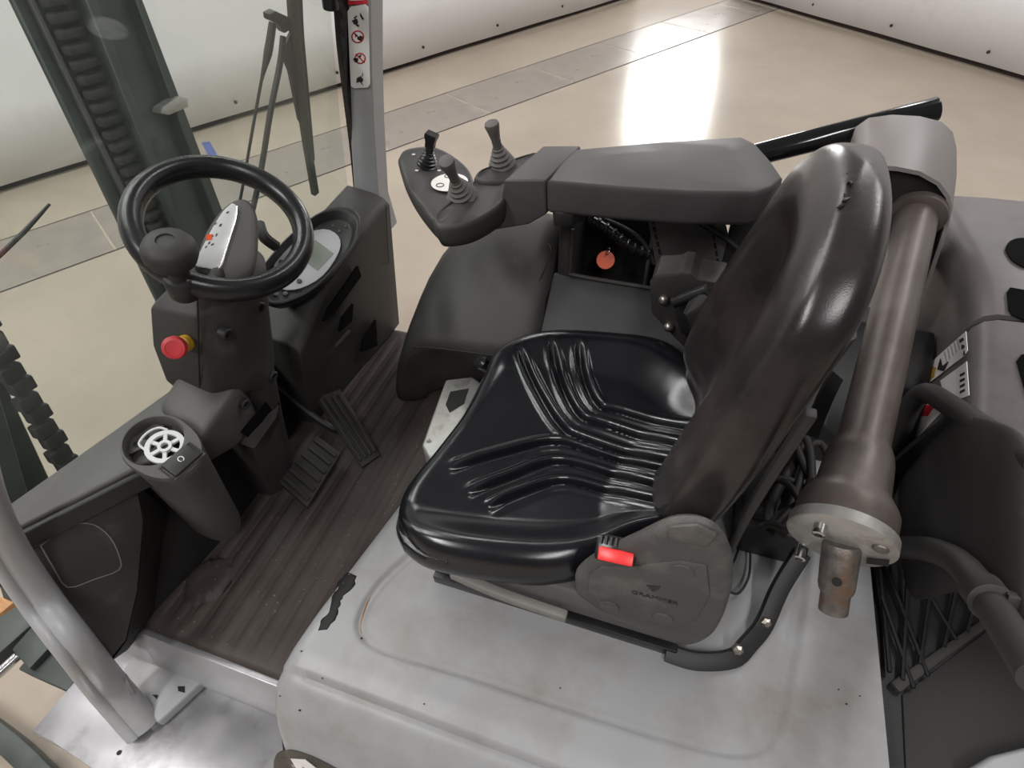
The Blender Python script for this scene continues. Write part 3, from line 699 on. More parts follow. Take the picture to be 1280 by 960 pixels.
w0_ = [Z(138, 826, -.002), Z(186, 780, -.002), Z(250, 715, -.002), Z(300, 655, -.002), Z(340, 600, -.002), Z(362, 560, -.002), Z(384, 512, -.002), Z(425, 462, -.002)]  # toe wall; its far stretch is added to blacken the gap behind the column
b = B(); b.loft([[p, p+V((.012, 0, 0)), p+V((.06, -.01, .33)), p+V((.045, -.01, .33))] for p in w0_]); b.build('toe_wall', PLB, dash)
# beam between pod and column
b = B(); b.loft([[V((.74, -.40, .385)), V((.85, -.44, .41)), V((.87, -.44, .33)), V((.78, -.40, .30))], [V((.735, -.47, .405)), V((.84, -.50, .44)), V((.87, -.50, .33)), V((.76, -.47, .28))], [V((.745, -.545, .40)), V((.83, -.56, .44)), V((.87, -.56, .33)), V((.77, -.56, .26))]]); b.build('bridge', PLG, dash, bevel=.015, seg=3)
# cup pod
pc = Z(196, 553, .415); pm_ = frame(pc, (-.28, .10, 1), (-.96, .22, 0))
pod = thing('storage_pod', 'charcoal cup-shaped pod on the dashboard with open round hole and brake switch', 'storage pod', pc-V((0, 0, .2)))
def podring(k, h, sx=0, sy=0):
    out = []
    for i in range(40):
        a = 2*math.pi*i/40; r = .058*(1+.42*max(0, math.cos(a))**2.2)*k
        out.append(pm_ @ V((r*math.cos(a)+sx, .92*r*math.sin(a)+sy, h)))
    return out
def holering(r, h): return [pm_ @ V((-.006+r*math.cos(2*math.pi*i/40), r*math.sin(2*math.pi*i/40), h)) for i in range(40)]
b = B(); b.loft([podring(.70, -.305, .034, .0), podring(.78, -.29, .028, .0), podring(.90, -.14, .010), podring(.97, -.02), podring(1.0, -.006), podring(.97, 0), holering(.047, .0), holering(.044, -.004), holering(.042, -.05), holering(.03, -.052)], True)
b.build('pod_body', PLG, pod, ang=50)
b = B(); b.box((.058, 0, .003), (.034, .052, .012), pm_); sw = b.build('brake_switch', PLB, pod, bevel=.004)
b = B(); b.tube([pm_ @ V((.058+.005*math.cos(a), .004*math.sin(a), .0095)) for a in [i*math.pi/6 for i in range(12)]], .0008, 6, smooth=2); b.build('parking_symbol', WHT, sw)
b = B(); b.tube([pm_ @ V((.055+.058*.0, .0, .0)) for _ in range(1)]+[pm_ @ V((.04, -.03, .001)), pm_ @ V((.075, -.03, .001)), pm_ @ V((.075, .03, .001)), pm_ @ V((.04, .03, .001)), pm_ @ V((.04, -.03, .001))][0:5], .002, 6, smooth=0); b.build('switch_frame', PLG, pod)
b = B(); b.prism([pm_ @ V(q) for q in [(-.048, -.022, -.018), (-.028, -.038, -.018), (-.018, -.012, -.018), (-.028, .032, -.018), (-.044, .024, -.018)]], (pm_.to_3x3() @ V((0, 0, -.004)))); ins = b.build('inner_bracket', PLG, pod)
for yy in (-.018, .0):
    b = B(); b.lathe([(.005, 0), (.005, .001)], frame(pm_ @ V((-.033, yy, -.0178)), pm_.to_3x3() @ V((0, 0, 1))), 14); b.build('rivet_hole', BLK, ins)
# white wheel-shaped reel lying in the pod
wr = thing('cable_reel', 'white spoked plastic reel lying in the open dashboard pod', 'reel', pm_ @ V((.012, .006, -.02)))
wm = pm_ @ M.Translation(V((.010, .004, -.014)))
def ringb(bb, r0, r1, h, m, n=36): bb.loft([circ(n, m, r0, 0), circ(n, m, r1, 0), circ(n, m, r1, h), circ(n, m, r0, h), circ(n, m, r0, 0)], False)
b = B(); ringb(b, .023, .031, .006, wm); b.build('reel_rim', WHP, wr)
for k in range(6):
    b = B(); b.box((.017, 0, .003), (.018, .006, .005), wm @ M.Rotation(k*math.pi/3+.3, 4, 'Z')); b.build('spoke', WHP, wr)
b = B(); ringb(b, .006, .011, .008, wm); b.build('reel_hub', WHP, wr)
b = B(); b.tube([wm @ V(q) for q in [(-.020, -.022, .003), (-.036, -.02, .004), (-.042, .0, .004), (-.036, .018, .004), (-.022, .024, .003)]], .0022, 8); b.build('loop', WHP, wr)

# far dash body with vents and display bowl
b = B(); rings = []
for (y, xf, zt) in [(-.74, .79, .30), (-.86, .775, .38), (-1.0, .765, .425), (-1.12, .752, .445), (-1.172, .752, .448)]:
    rings.append([V((xf, y, zt-.02)), V((xf+.012, y, zt-.004)), V((xf+.035, y, zt+.006)), V((xf+.115, y, zt+.02)), V((xf+.13, y, .02)), V((xf+.055, y, .02))])
b.loft(rings); fb = b.build('far_housing', PLA, dash, bevel=.006, seg=3)
def dpt(u, v, off=0):
    "point on the sloping front of the far housing"
    n = V((-1, 0, -.135)).normalized(); return PL([(u, v)], V((.752, -1.1, .43))+n*off, n)[0]
fn_ = V((-1, 0, -.135)).normalized()
for pg in [[(448, 333), (452, 345), (418, 392), (405, 402), (412, 385)], [(442, 380), (440, 402), (425, 415), (428, 398)], [(470, 400), (472, 432), (452, 440), (455, 425)]]:
    b = B(); b.prism([dpt(u, v, .004) for u, v in pg], -fn_*.006); b.build('vent_slot', HOL, dash)
b = B(); b.tube([dpt(u, v, .004) for u, v in [(482, 256), (484, 295), (486, 330), (478, 331)]], .0009, 6, smooth=0); b.build('panel_joint', BLK, dash)
b = B(); b.prism([dpt(418, 432, .003), dpt(436, 412, .003), dpt(438, 414, .003), dpt(420, 434, .003)], fn_*.001); b.build('vent_rib', PLG, dash)
# bowl with display
bc = V((.835, -.915, .455)); bm_ = frame(bc, (-.50, .12, .86), V((-.52, -.86, 0)))
disp = thing('display_console', 'oval display console with grey face and small screen behind the steering wheel', 'display', bc)
dn = V((-.42, .22, .88)).normalized(); dp = X(388, 322, .80)
ro = [(325, 336), (356, 300), (394, 269), (425, 258), (447, 266), (451, 284), (437, 316), (397, 359), (362, 378), (337, 382), (326, 369), (321, 352)]
ro = [tuple(p)[:2] for p in spline([(a, c, 0) for a, c in ro]+[(ro[0][0], ro[0][1], 0)], 4)][:-1]
rw = PL(ro, dp, dn); rc = sum(rw, V())/len(rw)
def orr(k, h): return [rc+(p-rc)*k+dn*h for p in rw]
b = B(); b.loft([orr(.55, -.09), orr(.85, -.045), orr(.97, -.012), orr(1.0, -.002), orr(.985, .003), orr(.94, .004), orr(.90, .0), orr(.84, -.016), orr(.80, -.022), orr(.3, -.022)], True); b.build('bowl_rim', PLB, disp, ang=60)
ff_ = rounded([(346, 322), (372, 297), (404, 286), (423, 295), (424, 314), (404, 344), (376, 360), (352, 361), (340, 345)], 3)
fc0 = dp-dn*.0215
b = B(); b.prism(PL(ff_, fc0+dn*.004, dn), -dn*.004); face = b.build('display_face', GPN, disp, bevel=.001)
b = B(); b.prism(PL([(394, 300), (417, 317), (397, 338), (374, 320)], fc0+dn*.0045, dn), dn*.0008); b.build('screen', LCD, face)
for (u, v) in [(352, 328), (360, 346), (374, 352)]:
    b = B(); b.lathe([(.0055, 0), (.0055, .003), (.004, .004)], frame(PL([(u, v)], fc0+dn*.0042, dn)[0], dn), 16); b.build('display_button', PLA, face)
for (u, v) in [(424, 276), (432, 283), (424, 289), (416, 282)]:
    b = B(); b.lathe([(.0035, 0), (.0035, .0008)], frame(PL([(u, v)], fc0+dn*.0006, dn)[0], dn), 10); b.build('key_mark', PLG, disp)
for (u, v) in [(345, 368), (357, 367)]:
    b = B(); b.lathe([(.005, 0), (.005, .002), (.003, .003)], frame(PL([(u, v)], fc0+dn*.001, dn)[0], dn), 14); b.build('rim_button', PLG, disp)
b = B(); b.tube([X(345, 308, .83), X(330, 296, .84), X(324, 280, .86)], .012, 8); b.build('display_cable', PLB, disp)

# ------------------------------------------------------------------ steering column and wheel
WC = V((.725, -.631, .68)); WN = V((-.5, .087, .866)).normalized(); WRR = .124
col = thing('steering_column', 'dark plastic steering column under the wheel, topped by a silver-faced indicator pod', 'steering column', (.85, -.63, .0))
b = B()
secs = [(.605, .715, .80, -.545, -.690), (.58, .705, .830, -.515, -.70), (.50, .722, .860, -.500, -.685), (.42, .735, .870, -.490, -.67), (.385, .742, .870, -.498, -.665), (.36, .750, .875, -.53, -.66), (.20, .770, .895, -.525, -.635), (.0, .80, .915, -.52, -.62)]
rings = []
for z, xb, xf, yn, yf in secs:
    rings.append([V((xb+.03, yn, z)), V((xb, yn-.045, z-.01)), V((xb-.006, (yn+yf)/2, z-.012)), V((xb, yf+.04, z-.01)), V((xb+.03, yf, z)), V((xf, yf, z)), V((xf, yn, z))])
b.loft(rings); b.build('column_housing', PLA, col, bevel=.006, seg=2)
b = B(); b.tube([Y(247, 372, -.5085), Y(248, 420, -.4995), Y(249, 470, -.4915), Y(250, 492, -.492)], .0014, 6); b.build('housing_seam', BLK, col)
# slot shelf low on the rear side
b = B(); b.prism([X(312, 545, .755), X(350, 505, .755), X(346, 522, .735), X(318, 562, .735)], (.03, 0, .004)); b.build('knee_shelf', PLA, col, bevel=.003)
b = B(); b.prism([X(300, 540, .757), X(338, 495, .757), X(350, 505, .757), X(312, 548, .757)], (-.001, 0, 0)); b.build('knee_slot', HOL, col)
for (u, v, x) in [(283, 418, .712), (324, 384, .712), (306, 505, .742), (341, 470, .742)]:
    p = X(u, v, x); b = B(); b.lathe([(.011, -.01), (.011, .003), (.009, .005), (.006, .005), (.0055, .0)], frame(p, (-1, .1, -.1)), 18); b.build('screw_boss', PLB, col)
# emergency stop
es = thing('emergency_stop', 'red mushroom emergency stop button with yellow collar on the steering column', 'button', V((.79, -.475, .48)))
ep = Y(232, 429, -.498); ed = (Y(212, 437, -.45)-ep).normalized()
b = B(); b.lathe([(.014, -.004), (.014, .010), (.012, .013), (.012, .017), (.014, .018), (.014, .022), (.010, .024)], frame(ep, ed), 24); b.build('yellow_collar', YEL, es)
b = B(); b.lathe([(.009, .020), (.010, .032), (.016, .040), (.0185, .043), (.0185, .050), (.017, .0525), (.012, .0535), (.0115, .0528), (.001, .0528)], frame(ep, ed), 28); b.build('mushroom_head', RED, es)
# wheel
wmx = frame(WC, WN, (-1, 0, 0))
wh = thing('steering_wheel', 'black steering wheel with spinner knob on its near rim', 'steering wheel', WC)
b = B(); n1, n2 = 72, 18; rings = []
for i in range(n1):
    a = 2*math.pi*i/n1
    rings.append([wmx @ V(((WRR+.0170*math.cos(t))*math.cos(a), (WRR+.0170*math.cos(t))*math.sin(a), .0205*math.sin(t))) for t in [2*math.pi*j/n2 for j in range(n2)]])
rings.append(rings[0]); b.loft(rings, False); b.build('rim', GLB, wh, ang=80)
KD = V(wmx.inverted() @ Z(231, 352, .653)); ka = math.atan2(KD.y, KD.x)
b = B(); c1 = [(.118*math.cos(ka+s), .118*math.sin(ka+s)) for s in (-.28, .28)]
for s in (-1, 1):
    b.tube([wmx @ V((.118*math.cos(ka+s*.30), .118*math.sin(ka+s*.30), -.006)), wmx @ V((.07*math.cos(ka+s*.35), .07*math.sin(ka+s*.35), -.03)), wmx @ V((.02*math.cos(ka), .02*math.sin(ka), -.075))], [.012, .012, .014], 10)
b.build('spoke', PLB, wh)
b = B(); b.lathe([(.034, -.09), (.034, -.075), (.028, -.066), (.02, -.062)], wmx, 28); b.build('hub', PLB, wh)
kb = wmx @ M.Translation(V(((WRR+.002)*math.cos(ka), (WRR+.002)*math.sin(ka), 0)))
kf = frame(kb.translation, (-.28, .10, 1))
b = B(); b.lathe([(.021, -.026), (.024, -.02), (.024, .010), (.021, .014)], kf, 28); sk_ = b.build('knob_clamp', PLB, wh)
b = B(); b.lathe([(.016, .012), (.0145, .02), (.0150, .032), (.022, .040), (.0325, .046), (.0365, .056), (.036, .068), (.030, .078), (.020, .0825), (.0125, .083), (.0118, .081), (.001, .081)], kf, 36); b.build('spinner_knob', RUB, wh, ang=60)
# indicator pod over the hub
inn_ = V((-.55, .22, .80)).normalized(); ipo = PL([(283, 300)], WC-WN*.012, WN)[0]
po = [(242, 338), (246, 318), (258, 287), (276, 261), (296, 247), (312, 249), (322, 268), (323, 300), (319, 332), (302, 350), (282, 352), (262, 347)]
po = [tuple(p)[:2] for p in spline([(a, c, 0) for a, c in po]+[(po[0][0], po[0][1], 0)], 4)][:-1]
pw_ = PL(po, ipo, inn_); pcn = sum(pw_, V())/len(pw_)
def ipr(k, h): return [pcn+(p-pcn)*k+inn_*h for p in pw_]
b = B(); b.loft([ipr(.75, -.085), ipr(.90, -.05), ipr(.99, -.022), ipr(1.0, -.012), ipr(.97, -.004), ipr(.88, .001), ipr(.5, .003), ipr(.2, .003)]); b.build('indicator_pod', PLG, col, ang=60)
tri = [(290, 255), (296, 259), (295, 275), (286, 306), (275, 338), (260, 336), (244, 332), (250, 316), (264, 289), (279, 265)]
tri = [tuple(p)[:2] for p in spline([(a, c, 0) for a, c in tri]+[(tri[0][0], tri[0][1], 0)], 3)][:-1]
b = B(); b.prism(PL(tri, ipo+inn_*.0025, inn_), inn_*.003); tp = b.build('silver_indicator_panel', SLV, col, bevel=.0008)
b = B(); b.tube(PL([(296, 258), (294, 275), (284, 306), (273, 337), (262, 336)], ipo+inn_*.0055, inn_), .0014, 6); b.build('bright_panel_edge', CRM, tp)
for (u, v, w, h, mm) in [(262, 297, 8, 7, ORG), (276, 282, 3, 3, INK), (271, 294, 2, 3, INK), (266, 296, 2, 2, INK), (266, 306, 3, 2, INK), (262, 304, 2, 3, INK), (270, 280, 2, 2, INK), (285, 266, 3, 2, INK), (258, 309, 2, 2, INK)]:
    b = B(); b.prism(PL([(u-w/2, v-h/2), (u+w/2, v-h/2-1), (u+w/2-1, v+h/2-1), (u-w/2-1, v+h/2)], ipo+inn_*.0056, inn_), inn_*.0005); b.build('indicator_symbol', mm, tp)

# ------------------------------------------------------------------ pedals
def pedal(name, label, px, z, dz, ribs, along):
    t = thing(name, label, 'pedal', Z(px[2][0], px[2][1], 0))
    P = [Z(u, v, z+d) for (u, v), d in zip(px, dz)]
    n = (P[1]-P[0]).cross(P[3]-P[0]).normalized(); n = n if n.z > 0 else -n
    b = B(); b.prism(P, -n*.014); b.build('pedal_plate', RUB, t, bevel=.003)
    for k in range(ribs):
        f = (k+.6)/(ribs+.2)
        a = P[0].lerp(P[1], f); c = P[3].lerp(P[2], f)
        if not along: a = P[0].lerp(P[3], f); c = P[1].lerp(P[2], f)
        b = B(); b.strip([a.lerp(c, .06)+n*.002, a.lerp(c, .94)+n*.002], .009, .006, n, 0); b.build('tread_rib', RUB, t, bevel=.0015, seg=1)
    mid = sum(P, V())/4
    b = B(); b.tube([mid-n*.012, mid+V((.05, .0, -.03)), mid+V((.12, 0, .02)), mid+V((.2, 0, .12))], .010, 8); b.build('pedal_arm', PLB, t)
pedal('brake_pedal', 'wide black ribbed brake pedal in the middle of the footwell', [(348, 602), (396, 544), (426, 566), (384, 634)], .09, [0, 0, -.02, -.02], 6, True)
pedal('accelerator_pedal', 'long narrow black accelerator pedal beside the far console', [(393, 497), (425, 486), (476, 568), (452, 584)], .05, [.03, .03, -.03, -.03], 4, True)

# ------------------------------------------------------------------ far side console
con = thing('side_console', 'rounded dark plastic side console between the seat and the far edge', 'console', (.3, -1.0, 0))
b = B(); rings = []
for (x, zc, zt, yn, yf) in [(.665, .0, .02, -.86, -1.10), (.655, .08, .12, -.845, -1.12), (.63, .17, .24, -.842, -1.135), (.595, .24, .335, -.84, -1.145), (.55, .272, .40, -.84, -1.15), (.48, .285, .445, -.84, -1.15), (.40, .292, .475, -.84, -1.15), (.31, .30, .50, -.842, -1.15), (.262, .305, .505, -.845, -1.15)]:
    lo = max(zc-.10, -.02) if x < .66 else 0.0
    rings.append([V((x-.06 if x > .5 else x, yn-.07, 0)), V((x-.05 if x > .5 else x, yn-.05, max(zc-.06, .0))), V((x-.008 if x > .5 else x, yn, zc)), V((x, yn-.012, zc+.012)), V((x, yn-.08, zc+.42*(zt-zc)+.02)), V((x, -1.03, zc+.82*(zt-zc)+.025)), V((x, yf+.03, zt+.006)), V((x, yf, zt-.015)), V((x, yf-.01, 0))])
b.loft(rings); b.build('console_nose', PLA, con, sub=1, ang=60)
b = B(); b.tube([V((.56, -.838, .276)), V((.50, -.838, .288)), V((.42, -.838, .296)), V((.33, -.838, .304))], .0016, 6); b.build('console_seam', BLK, con)
b = B(); b.tube([Y(640, 420, -.89), Y(670, 360, -.95), Y(688, 318, -1.0), Y(683, 304, -1.03), Y(660, 302, -1.06)], .0016, 6); b.build('cover_seam', BLK, con)
# rear part of the console: sloping deck, tray surround
b = B()
deck = [[V((x, -.80, .20)), V((x, -.83, .30)), V((x, -.885, .345+.03*(.27-x))), V((x, -.955, .405+.02*(.27-x))), V((x, -.985, .43)), V((x, -.995, .43)), V((x, -1.0, .355)), V((x, -1.15, .355)), V((x, -1.15, 0)), V((x, -.85, 0))] for x in (.27, .15, .0, -.15, -.30, -.45)]
b.loft(deck); b.build('console_deck', PLB, con, bevel=.006)
b = B(); b.prism([V((.262, -.985, .40)), V((.262, -1.0, .34)), V((.262, -1.15, .34)), V((.262, -1.15, .60)), V((.262, -1.09, .60)), V((.262, -1.0, .56))], (-.028, 0, 0)); b.build('tray_end_wall', PLA, con, bevel=.006)
b = B(); b.prism([V((.262, -1.135, .35)), V((-.05, -1.135, .35)), V((-.05, -1.135, .56)), V((.262, -1.135, .56))], (0, -.015, 0)); b.build('tray_back_wall', PLB, con)
b = B(); b.tube([V((.232, -.99, .54)), V((.232, -.985, .45)), V((.225, -.985, .436)), V((.10, -.985, .434)), V((.04, -.985, .434))], .004, 8, smooth=3); b.build('tray_lip', PLA, con)
b = B(); b.prism([V((.085, -1.02, .36)), V((.085, -1.13, .36)), V((.085, -1.13, .58)), V((.085, -1.06, .58))], (-.006, 0, 0)); b.build('tray_divider', PLA, con)
# ribbed grey panel with slots
yp = -1.04
b = B(); b.prism([Y(808, 262, yp), Y(905, 275, yp), Y(925, 360, yp), Y(822, 350, yp)], (0, -.01, 0)); gp = b.build('slotted_panel', PLG, con, bevel=.002)
for (u0, v0, u1, v1, n) in [(815, 274, 828, 330, 6), (890, 285, 900, 342, 6)]:
    for k in range(n):
        f0 = k/n; f1 = (k+.72)/n; a = (u0+(u1-u0)*f0, v0+(v1-v0)*f0); c = (u0+(u1-u0)*f1, v0+(v1-v0)*f1)
        b = B(); b.prism([Y(a[0]-1.6, a[1], yp+.001), Y(a[0]+1.6, a[1], yp+.001), Y(c[0]+1.6, c[1], yp+.001), Y(c[0]-1.6, c[1], yp+.001)], (0, -.002, 0)); b.build('slot', BLK, gp)
# braided cable into the tray
b = B(); cp = [Y(736, 272, -1.03), Y(762, 288, -1.03), Y(788, 308, -1.03), Y(812, 318, -1.04)]
b.tube(cp, .009, 10); cab = tag(b.build('control_cable', GLB), 'thick black sleeved cable hanging into the open side tray', 'cable')
cs = spline(cp, 6)
for k in range(1, len(cs)-1, 2):
    t = (cs[k+1]-cs[k-1]).normalized(); b = B(); b.lathe([(.0095, -.004), (.0118, -.002), (.0118, .002), (.0095, .004)], frame(cs[k], t+V((.3, 0, .2))), 12); b.build('sleeve_wrap', GLB, cab)
b = B(); b.tube([Y(752, 272, -1.045), Y(785, 287, -1.04), Y(806, 305, -1.04), Y(818, 330, -1.04)], .004, 8); tag(b.build('control_cable', PLA), 'thin grey cable running above the sleeved one in the side tray', 'cable')
b = B(); b.tube([Y(868, 275, -1.03), Y(885, 284, -1.03), Y(910, 300, -1.03), Y(935, 320, -1.03)], .006, 8); tag(b.build('control_cable', PLB), 'black cable running from under the armrest towards the backrest', 'cable')
kt = thing('key_tag', 'round orange key tag with wire ring hanging in the side tray', 'key tag', Y(757, 325, -1.05))
kp = Y(757, 325, -1.05); kn = (EYE-kp).normalized()
b = B(); b.lathe([(.019, -.0012), (.0195, 0), (.019, .0012)], frame(kp, kn), 28); b.build('tag_disc', ORG, kt)
b = B(); rg = frame(Y(760, 314, -1.045), V((.8, .2, .3))); b.tube(circ(14, rg, .009)+[circ(14, rg, .009)[0]], .0010, 6, smooth=0); b.build('wire_ring', CRM, kt)
# bracket with bolts and the belt retractor
yb2 = -.90
bra = thing('belt_bracket', 'dark steel bracket plate with two dome bolts behind the cushion', 'bracket', (-.02, yb2, .43))
b = B(); b.prism([Y(u, v, yb2) for u, v in [(814, 392), (812, 352), (820, 345), (846, 344), (852, 341), (862, 341), (872, 350), (905, 355), (912, 440), (860, 440)]], (0, -.008, 0)); b.build('plate', PLA, bra, bevel=.003)
b = B(); tops = [(814, 352), (820, 345), (846, 344), (854, 340), (864, 341), (872, 349), (905, 355)]
rg_ = [[Y(u, v, yb2-.001), Y(u, v, yb2-.001)+V((0, -.06, .006)), Y(u, v, yb2-.001)+V((0, -.06, -.02)), Y(u, v, yb2-.004)+V((0, 0, -.02))] for u, v in tops]
b.loft(rg_); b.build('top_flange', PLG, bra, bevel=.002)
for u, v in [(830, 374), (836, 408)]:
    b = B(); b.lathe([(.010, 0), (.0105, .003), (.008, .008), (.003, .0105), (.001, .011)], frame(Y(u, v, yb2+.001), (0, 1, .1)), 18); b.build('dome_bolt', STL, bra)
rt = thing('belt_retractor', 'black seat belt webbing folded over its guide at the far side of the cushion', 'seat belt', Y(870, 430, -.86))
b = B(); b.strip([Y(862, 376, -.862), Y(872, 384, -.85), Y(882, 408, -.848), Y(897, 445, -.85)], .048, .004, (0, 1, .45)); b.build('webbing', RUB, rt)
b = B(); b.tube([Y(842, 378, -.87), Y(884, 362, -.87)], .011, 12, smooth=0); b.build('guide_roller', GLB, rt)
b = B(); b.prism([Y(u, v, -.885) for u, v in [(838, 374), (890, 360), (900, 400), (852, 420)]], (0, -.008, 0)); b.build('guide_plate', PLB, rt, bevel=.002)
# aluminium casting in the recess before the cushion
yc = -.77
cs_ = thing('cast_bracket', 'pale cast aluminium bracket showing between the cushion front and the console', 'bracket', Z(560, 520, .1))
al = [Z(u, v, .20) for u, v in [(557, 474), (590, 470), (618, 490), (600, 560), (545, 590), (527, 556), (540, 520)]]
b = B(); b.prism(al, (0, 0, -.10)); b.build('casting', ALU, cs_, bevel=.006, seg=3)
b = B(); b.prism([p+V((0, 0, .0005)) for p in [Z(u, v, .20) for u, v in [(563, 490), (586, 486), (580, 505), (562, 516), (557, 506)]]], (0, 0, .0008)); b.build('casting_slot', BLK, cs_)
b = B(); b.lathe([(.005, 0), (.004, .003)], frame(Z(536, 551, .201), (0, 0, 1)), 12); b.build('casting_screw', CRM, cs_)
b = B(); b.box((.56, -.62, .05), (.02, .46, .20)); 
b = B(); b.lathe([(.012, -.03), (.014, -.01), (.016, .0), (.012, .006)], frame(Z(600, 452, .33), (.5, .3, .8)), 18); tag(b.build('tilt_knob', GLB), 'small black adjusting knob at the far front corner of the cushion', 'knob')

# ------------------------------------------------------------------ armrest with joysticks
ZA = .69
arm = thing('armrest', 'grey padded armrest with joystick carrier on the far side of the seat', 'armrest', (.05, -.98, .60))
b = B(); top = [(684, 226), (700, 204), (717, 187), (820, 178), (928, 171), (946, 180), (964, 200), (979, 222), (965, 233), (945, 240), (860, 239), (780, 234)]
tw = [Z(u, v, ZA) for u, v in top]; ctr = sum(tw, V())/len(tw)
def sc_(k, dz): return [V((ctr.x+(p.x-ctr.x)*k, ctr.y+(p.y-ctr.y)*(k if k > .9 else k), ZA+dz)) for p in tw]
b.loft([sc_(.90, -.064), sc_(.98, -.058), sc_(.995, -.052), sc_(1.0, -.010), sc_(.995, -.003), sc_(.97, .0005), sc_(.6, .002), sc_(.2, .003)]); b.build('armrest_pad', ARM, arm, ang=50)
b = B(); b.prism([Z(u, v, ZA-.085) for u, v in [(690, 262), (722, 262), (730, 276), (715, 284), (692, 284)]], (0, 0, .03)); b.build('pad_mount', PLB, arm, bevel=.004)
b = B(); b.box((-.10, -1.06, .53), (.08, .05, .20)); b.build('armrest_post', PLB, arm, bevel=.006)
# neck block
b = B(); n0 = Z(630, 224, ZA); n1 = Z(681, 225, ZA); nn = V((-(n1-n0).y, (n1-n0).x, 0)).normalized(); ev = Z(679, 181, ZA)-n0
sd = PL([(630, 225), (681, 225), (683, 268), (660, 281), (612, 289), (610, 265), (625, 256), (628, 238)], n0, nn)
b.prism(sd, ev); b.build('neck_block', ARM, arm, bevel=.004, seg=3)
def lobe(name, px, z, th, m, rim=.006, parent=arm):
    w = [Z(u, v, z) for u, v in [tuple(p)[:2] for p in spline([(a, c, 0) for a, c in px]+[(px[0][0], px[0][1], 0)], 4)][:-1]]; c = sum(w, V())/len(w)
    def r(k, dz): return [V((c.x+(p.x-c.x)*k, c.y+(p.y-c.y)*k, z+dz)) for p in w]
    b = B(); b.loft([r(.72, -th), r(.92, -th*.9), r(1.0, -th*.55), r(1.01, -.010), r(.985, -.002), r(.93, 0), r(.90, -.001), r(.875, -.003), r(.5, -.003), r(.2, -.003)])
    return b.build(name, m, parent, ang=60)
zl = ZA-.035
lobe('far_lobe', [(497, 198), (508, 185), (545, 183), (580, 204), (592, 225), (588, 246), (566, 266), (550, 280), (530, 262), (508, 230)], zl-.002, .045, PLA)
lobe('near_lobe', [(541, 274), (548, 263), (563, 251), (600, 224), (622, 222), (634, 230), (632, 248), (616, 262), (592, 275), (570, 281), (548, 282)], zl, .048, PLA)
lobe('rear_lobe', [(592, 222), (600, 212), (630, 202), (668, 190), (676, 193), (655, 210), (640, 222), (612, 226)], zl+.006, .03, PLA)
def joystick(label, bx, tx, z0, h, grip, boot=.026, mat_=JOY):
    base = Z(*bx, z0); d = ray(*tx); # top on the sight line, at height z0+h
    tip = Z(tx[0], tx[1], z0+h); ax = (tip-base).normalized(); Lh = (tip-base).length; f = frame(base, ax)
    t = bpy.data.objects.new('joystick', None); COL.objects.link(t); t.matrix_world = M.Translation(base); t.parent = arm; t.matrix_parent_inverse = arm.matrix_world.inverted(); t.empty_display_size = .02
    t['label'] = label
    b = B(); pr = []; k = 5; hb = Lh*.46
    for i in range(k):
        r = boot*(1-.14*i); z = hb*i/k; pr += [(r*.82, z), (r, z+hb*.03), (r, z+hb*.09), (r*.80, z+hb*.13)]
    pr.append((boot*.36, hb)); b.lathe(pr, f, 24); b.build('bellows_boot', mat_, t, ang=50)
    b = B()
    if grip == 'round': b.lathe([(.0085, hb-.004), (.0085, Lh*.62), (.011, Lh*.80), (.0135, Lh*.93), (.0125, Lh*.985), (.007, Lh*1.01), (.001, Lh*1.012)], f, 20)
    else:
        for (w, dpt_, z0_, z1_) in [(.007, .008, hb-.004, Lh*.62)]: b.lathe([(.008, z0_), (.0075, z1_)], f, 14)
        b.loft([[f @ V((x*.009*s, y*.007*s, z)) for x, y in [(-1, -1), (1, -1), (1, 1), (-1, 1)]] for z, s in [(Lh*.58, .9), (Lh*.75, .95), (Lh*.92, 1.25), (Lh, 1.2)]])
    b.build('lever_grip', mat_, t, ang=40)
joystick('joystick with tapered grip on the near lobe of the carrier', (578, 245), (557, 200), zl-.002, .085, 'round', .027)
joystick('joystick on the rear lobe with the tallest round grip', (628, 206), (614, 153), zl+.004, .085, 'round', .026)
joystick('small joystick with square dark grip on the far lobe', (534, 206), (540, 167), zl-.002, .062, 'square', .021, GLB)
# round white pictogram plate on the far lobe
b = B(); pm2 = frame(Z(562, 228, zl-.001), (0, 0, 1)); b.lathe([(.034, 0), (.034, .0008)], pm2, 28); pl2 = b.build('pictogram_disc', WHT, arm)
b = B(); b.tube(circ(10, pm2 @ M.Translation(V((.012, .016, .001))), .007)+[circ(10, pm2 @ M.Translation(V((.012, .016, .001))), .007)[0]], .001, 5, smooth=0)
b.tube(circ(10, pm2 @ M.Translation(V((.012, -.02, .001))), .006)+[circ(10, pm2 @ M.Translation(V((.012, -.02, .001))), .006)[0]], .001, 5, smooth=0)
b.build('pictogram_symbol', INK, pl2)
for (u, v) in [(517, 193), (521, 213), (549, 213)]:
    b = B(); b.box((0, 0, 0), (.006, .004, .001), M.Translation(Z(u, v, zl-.001))); b.build('carrier_mark', WHT, arm)

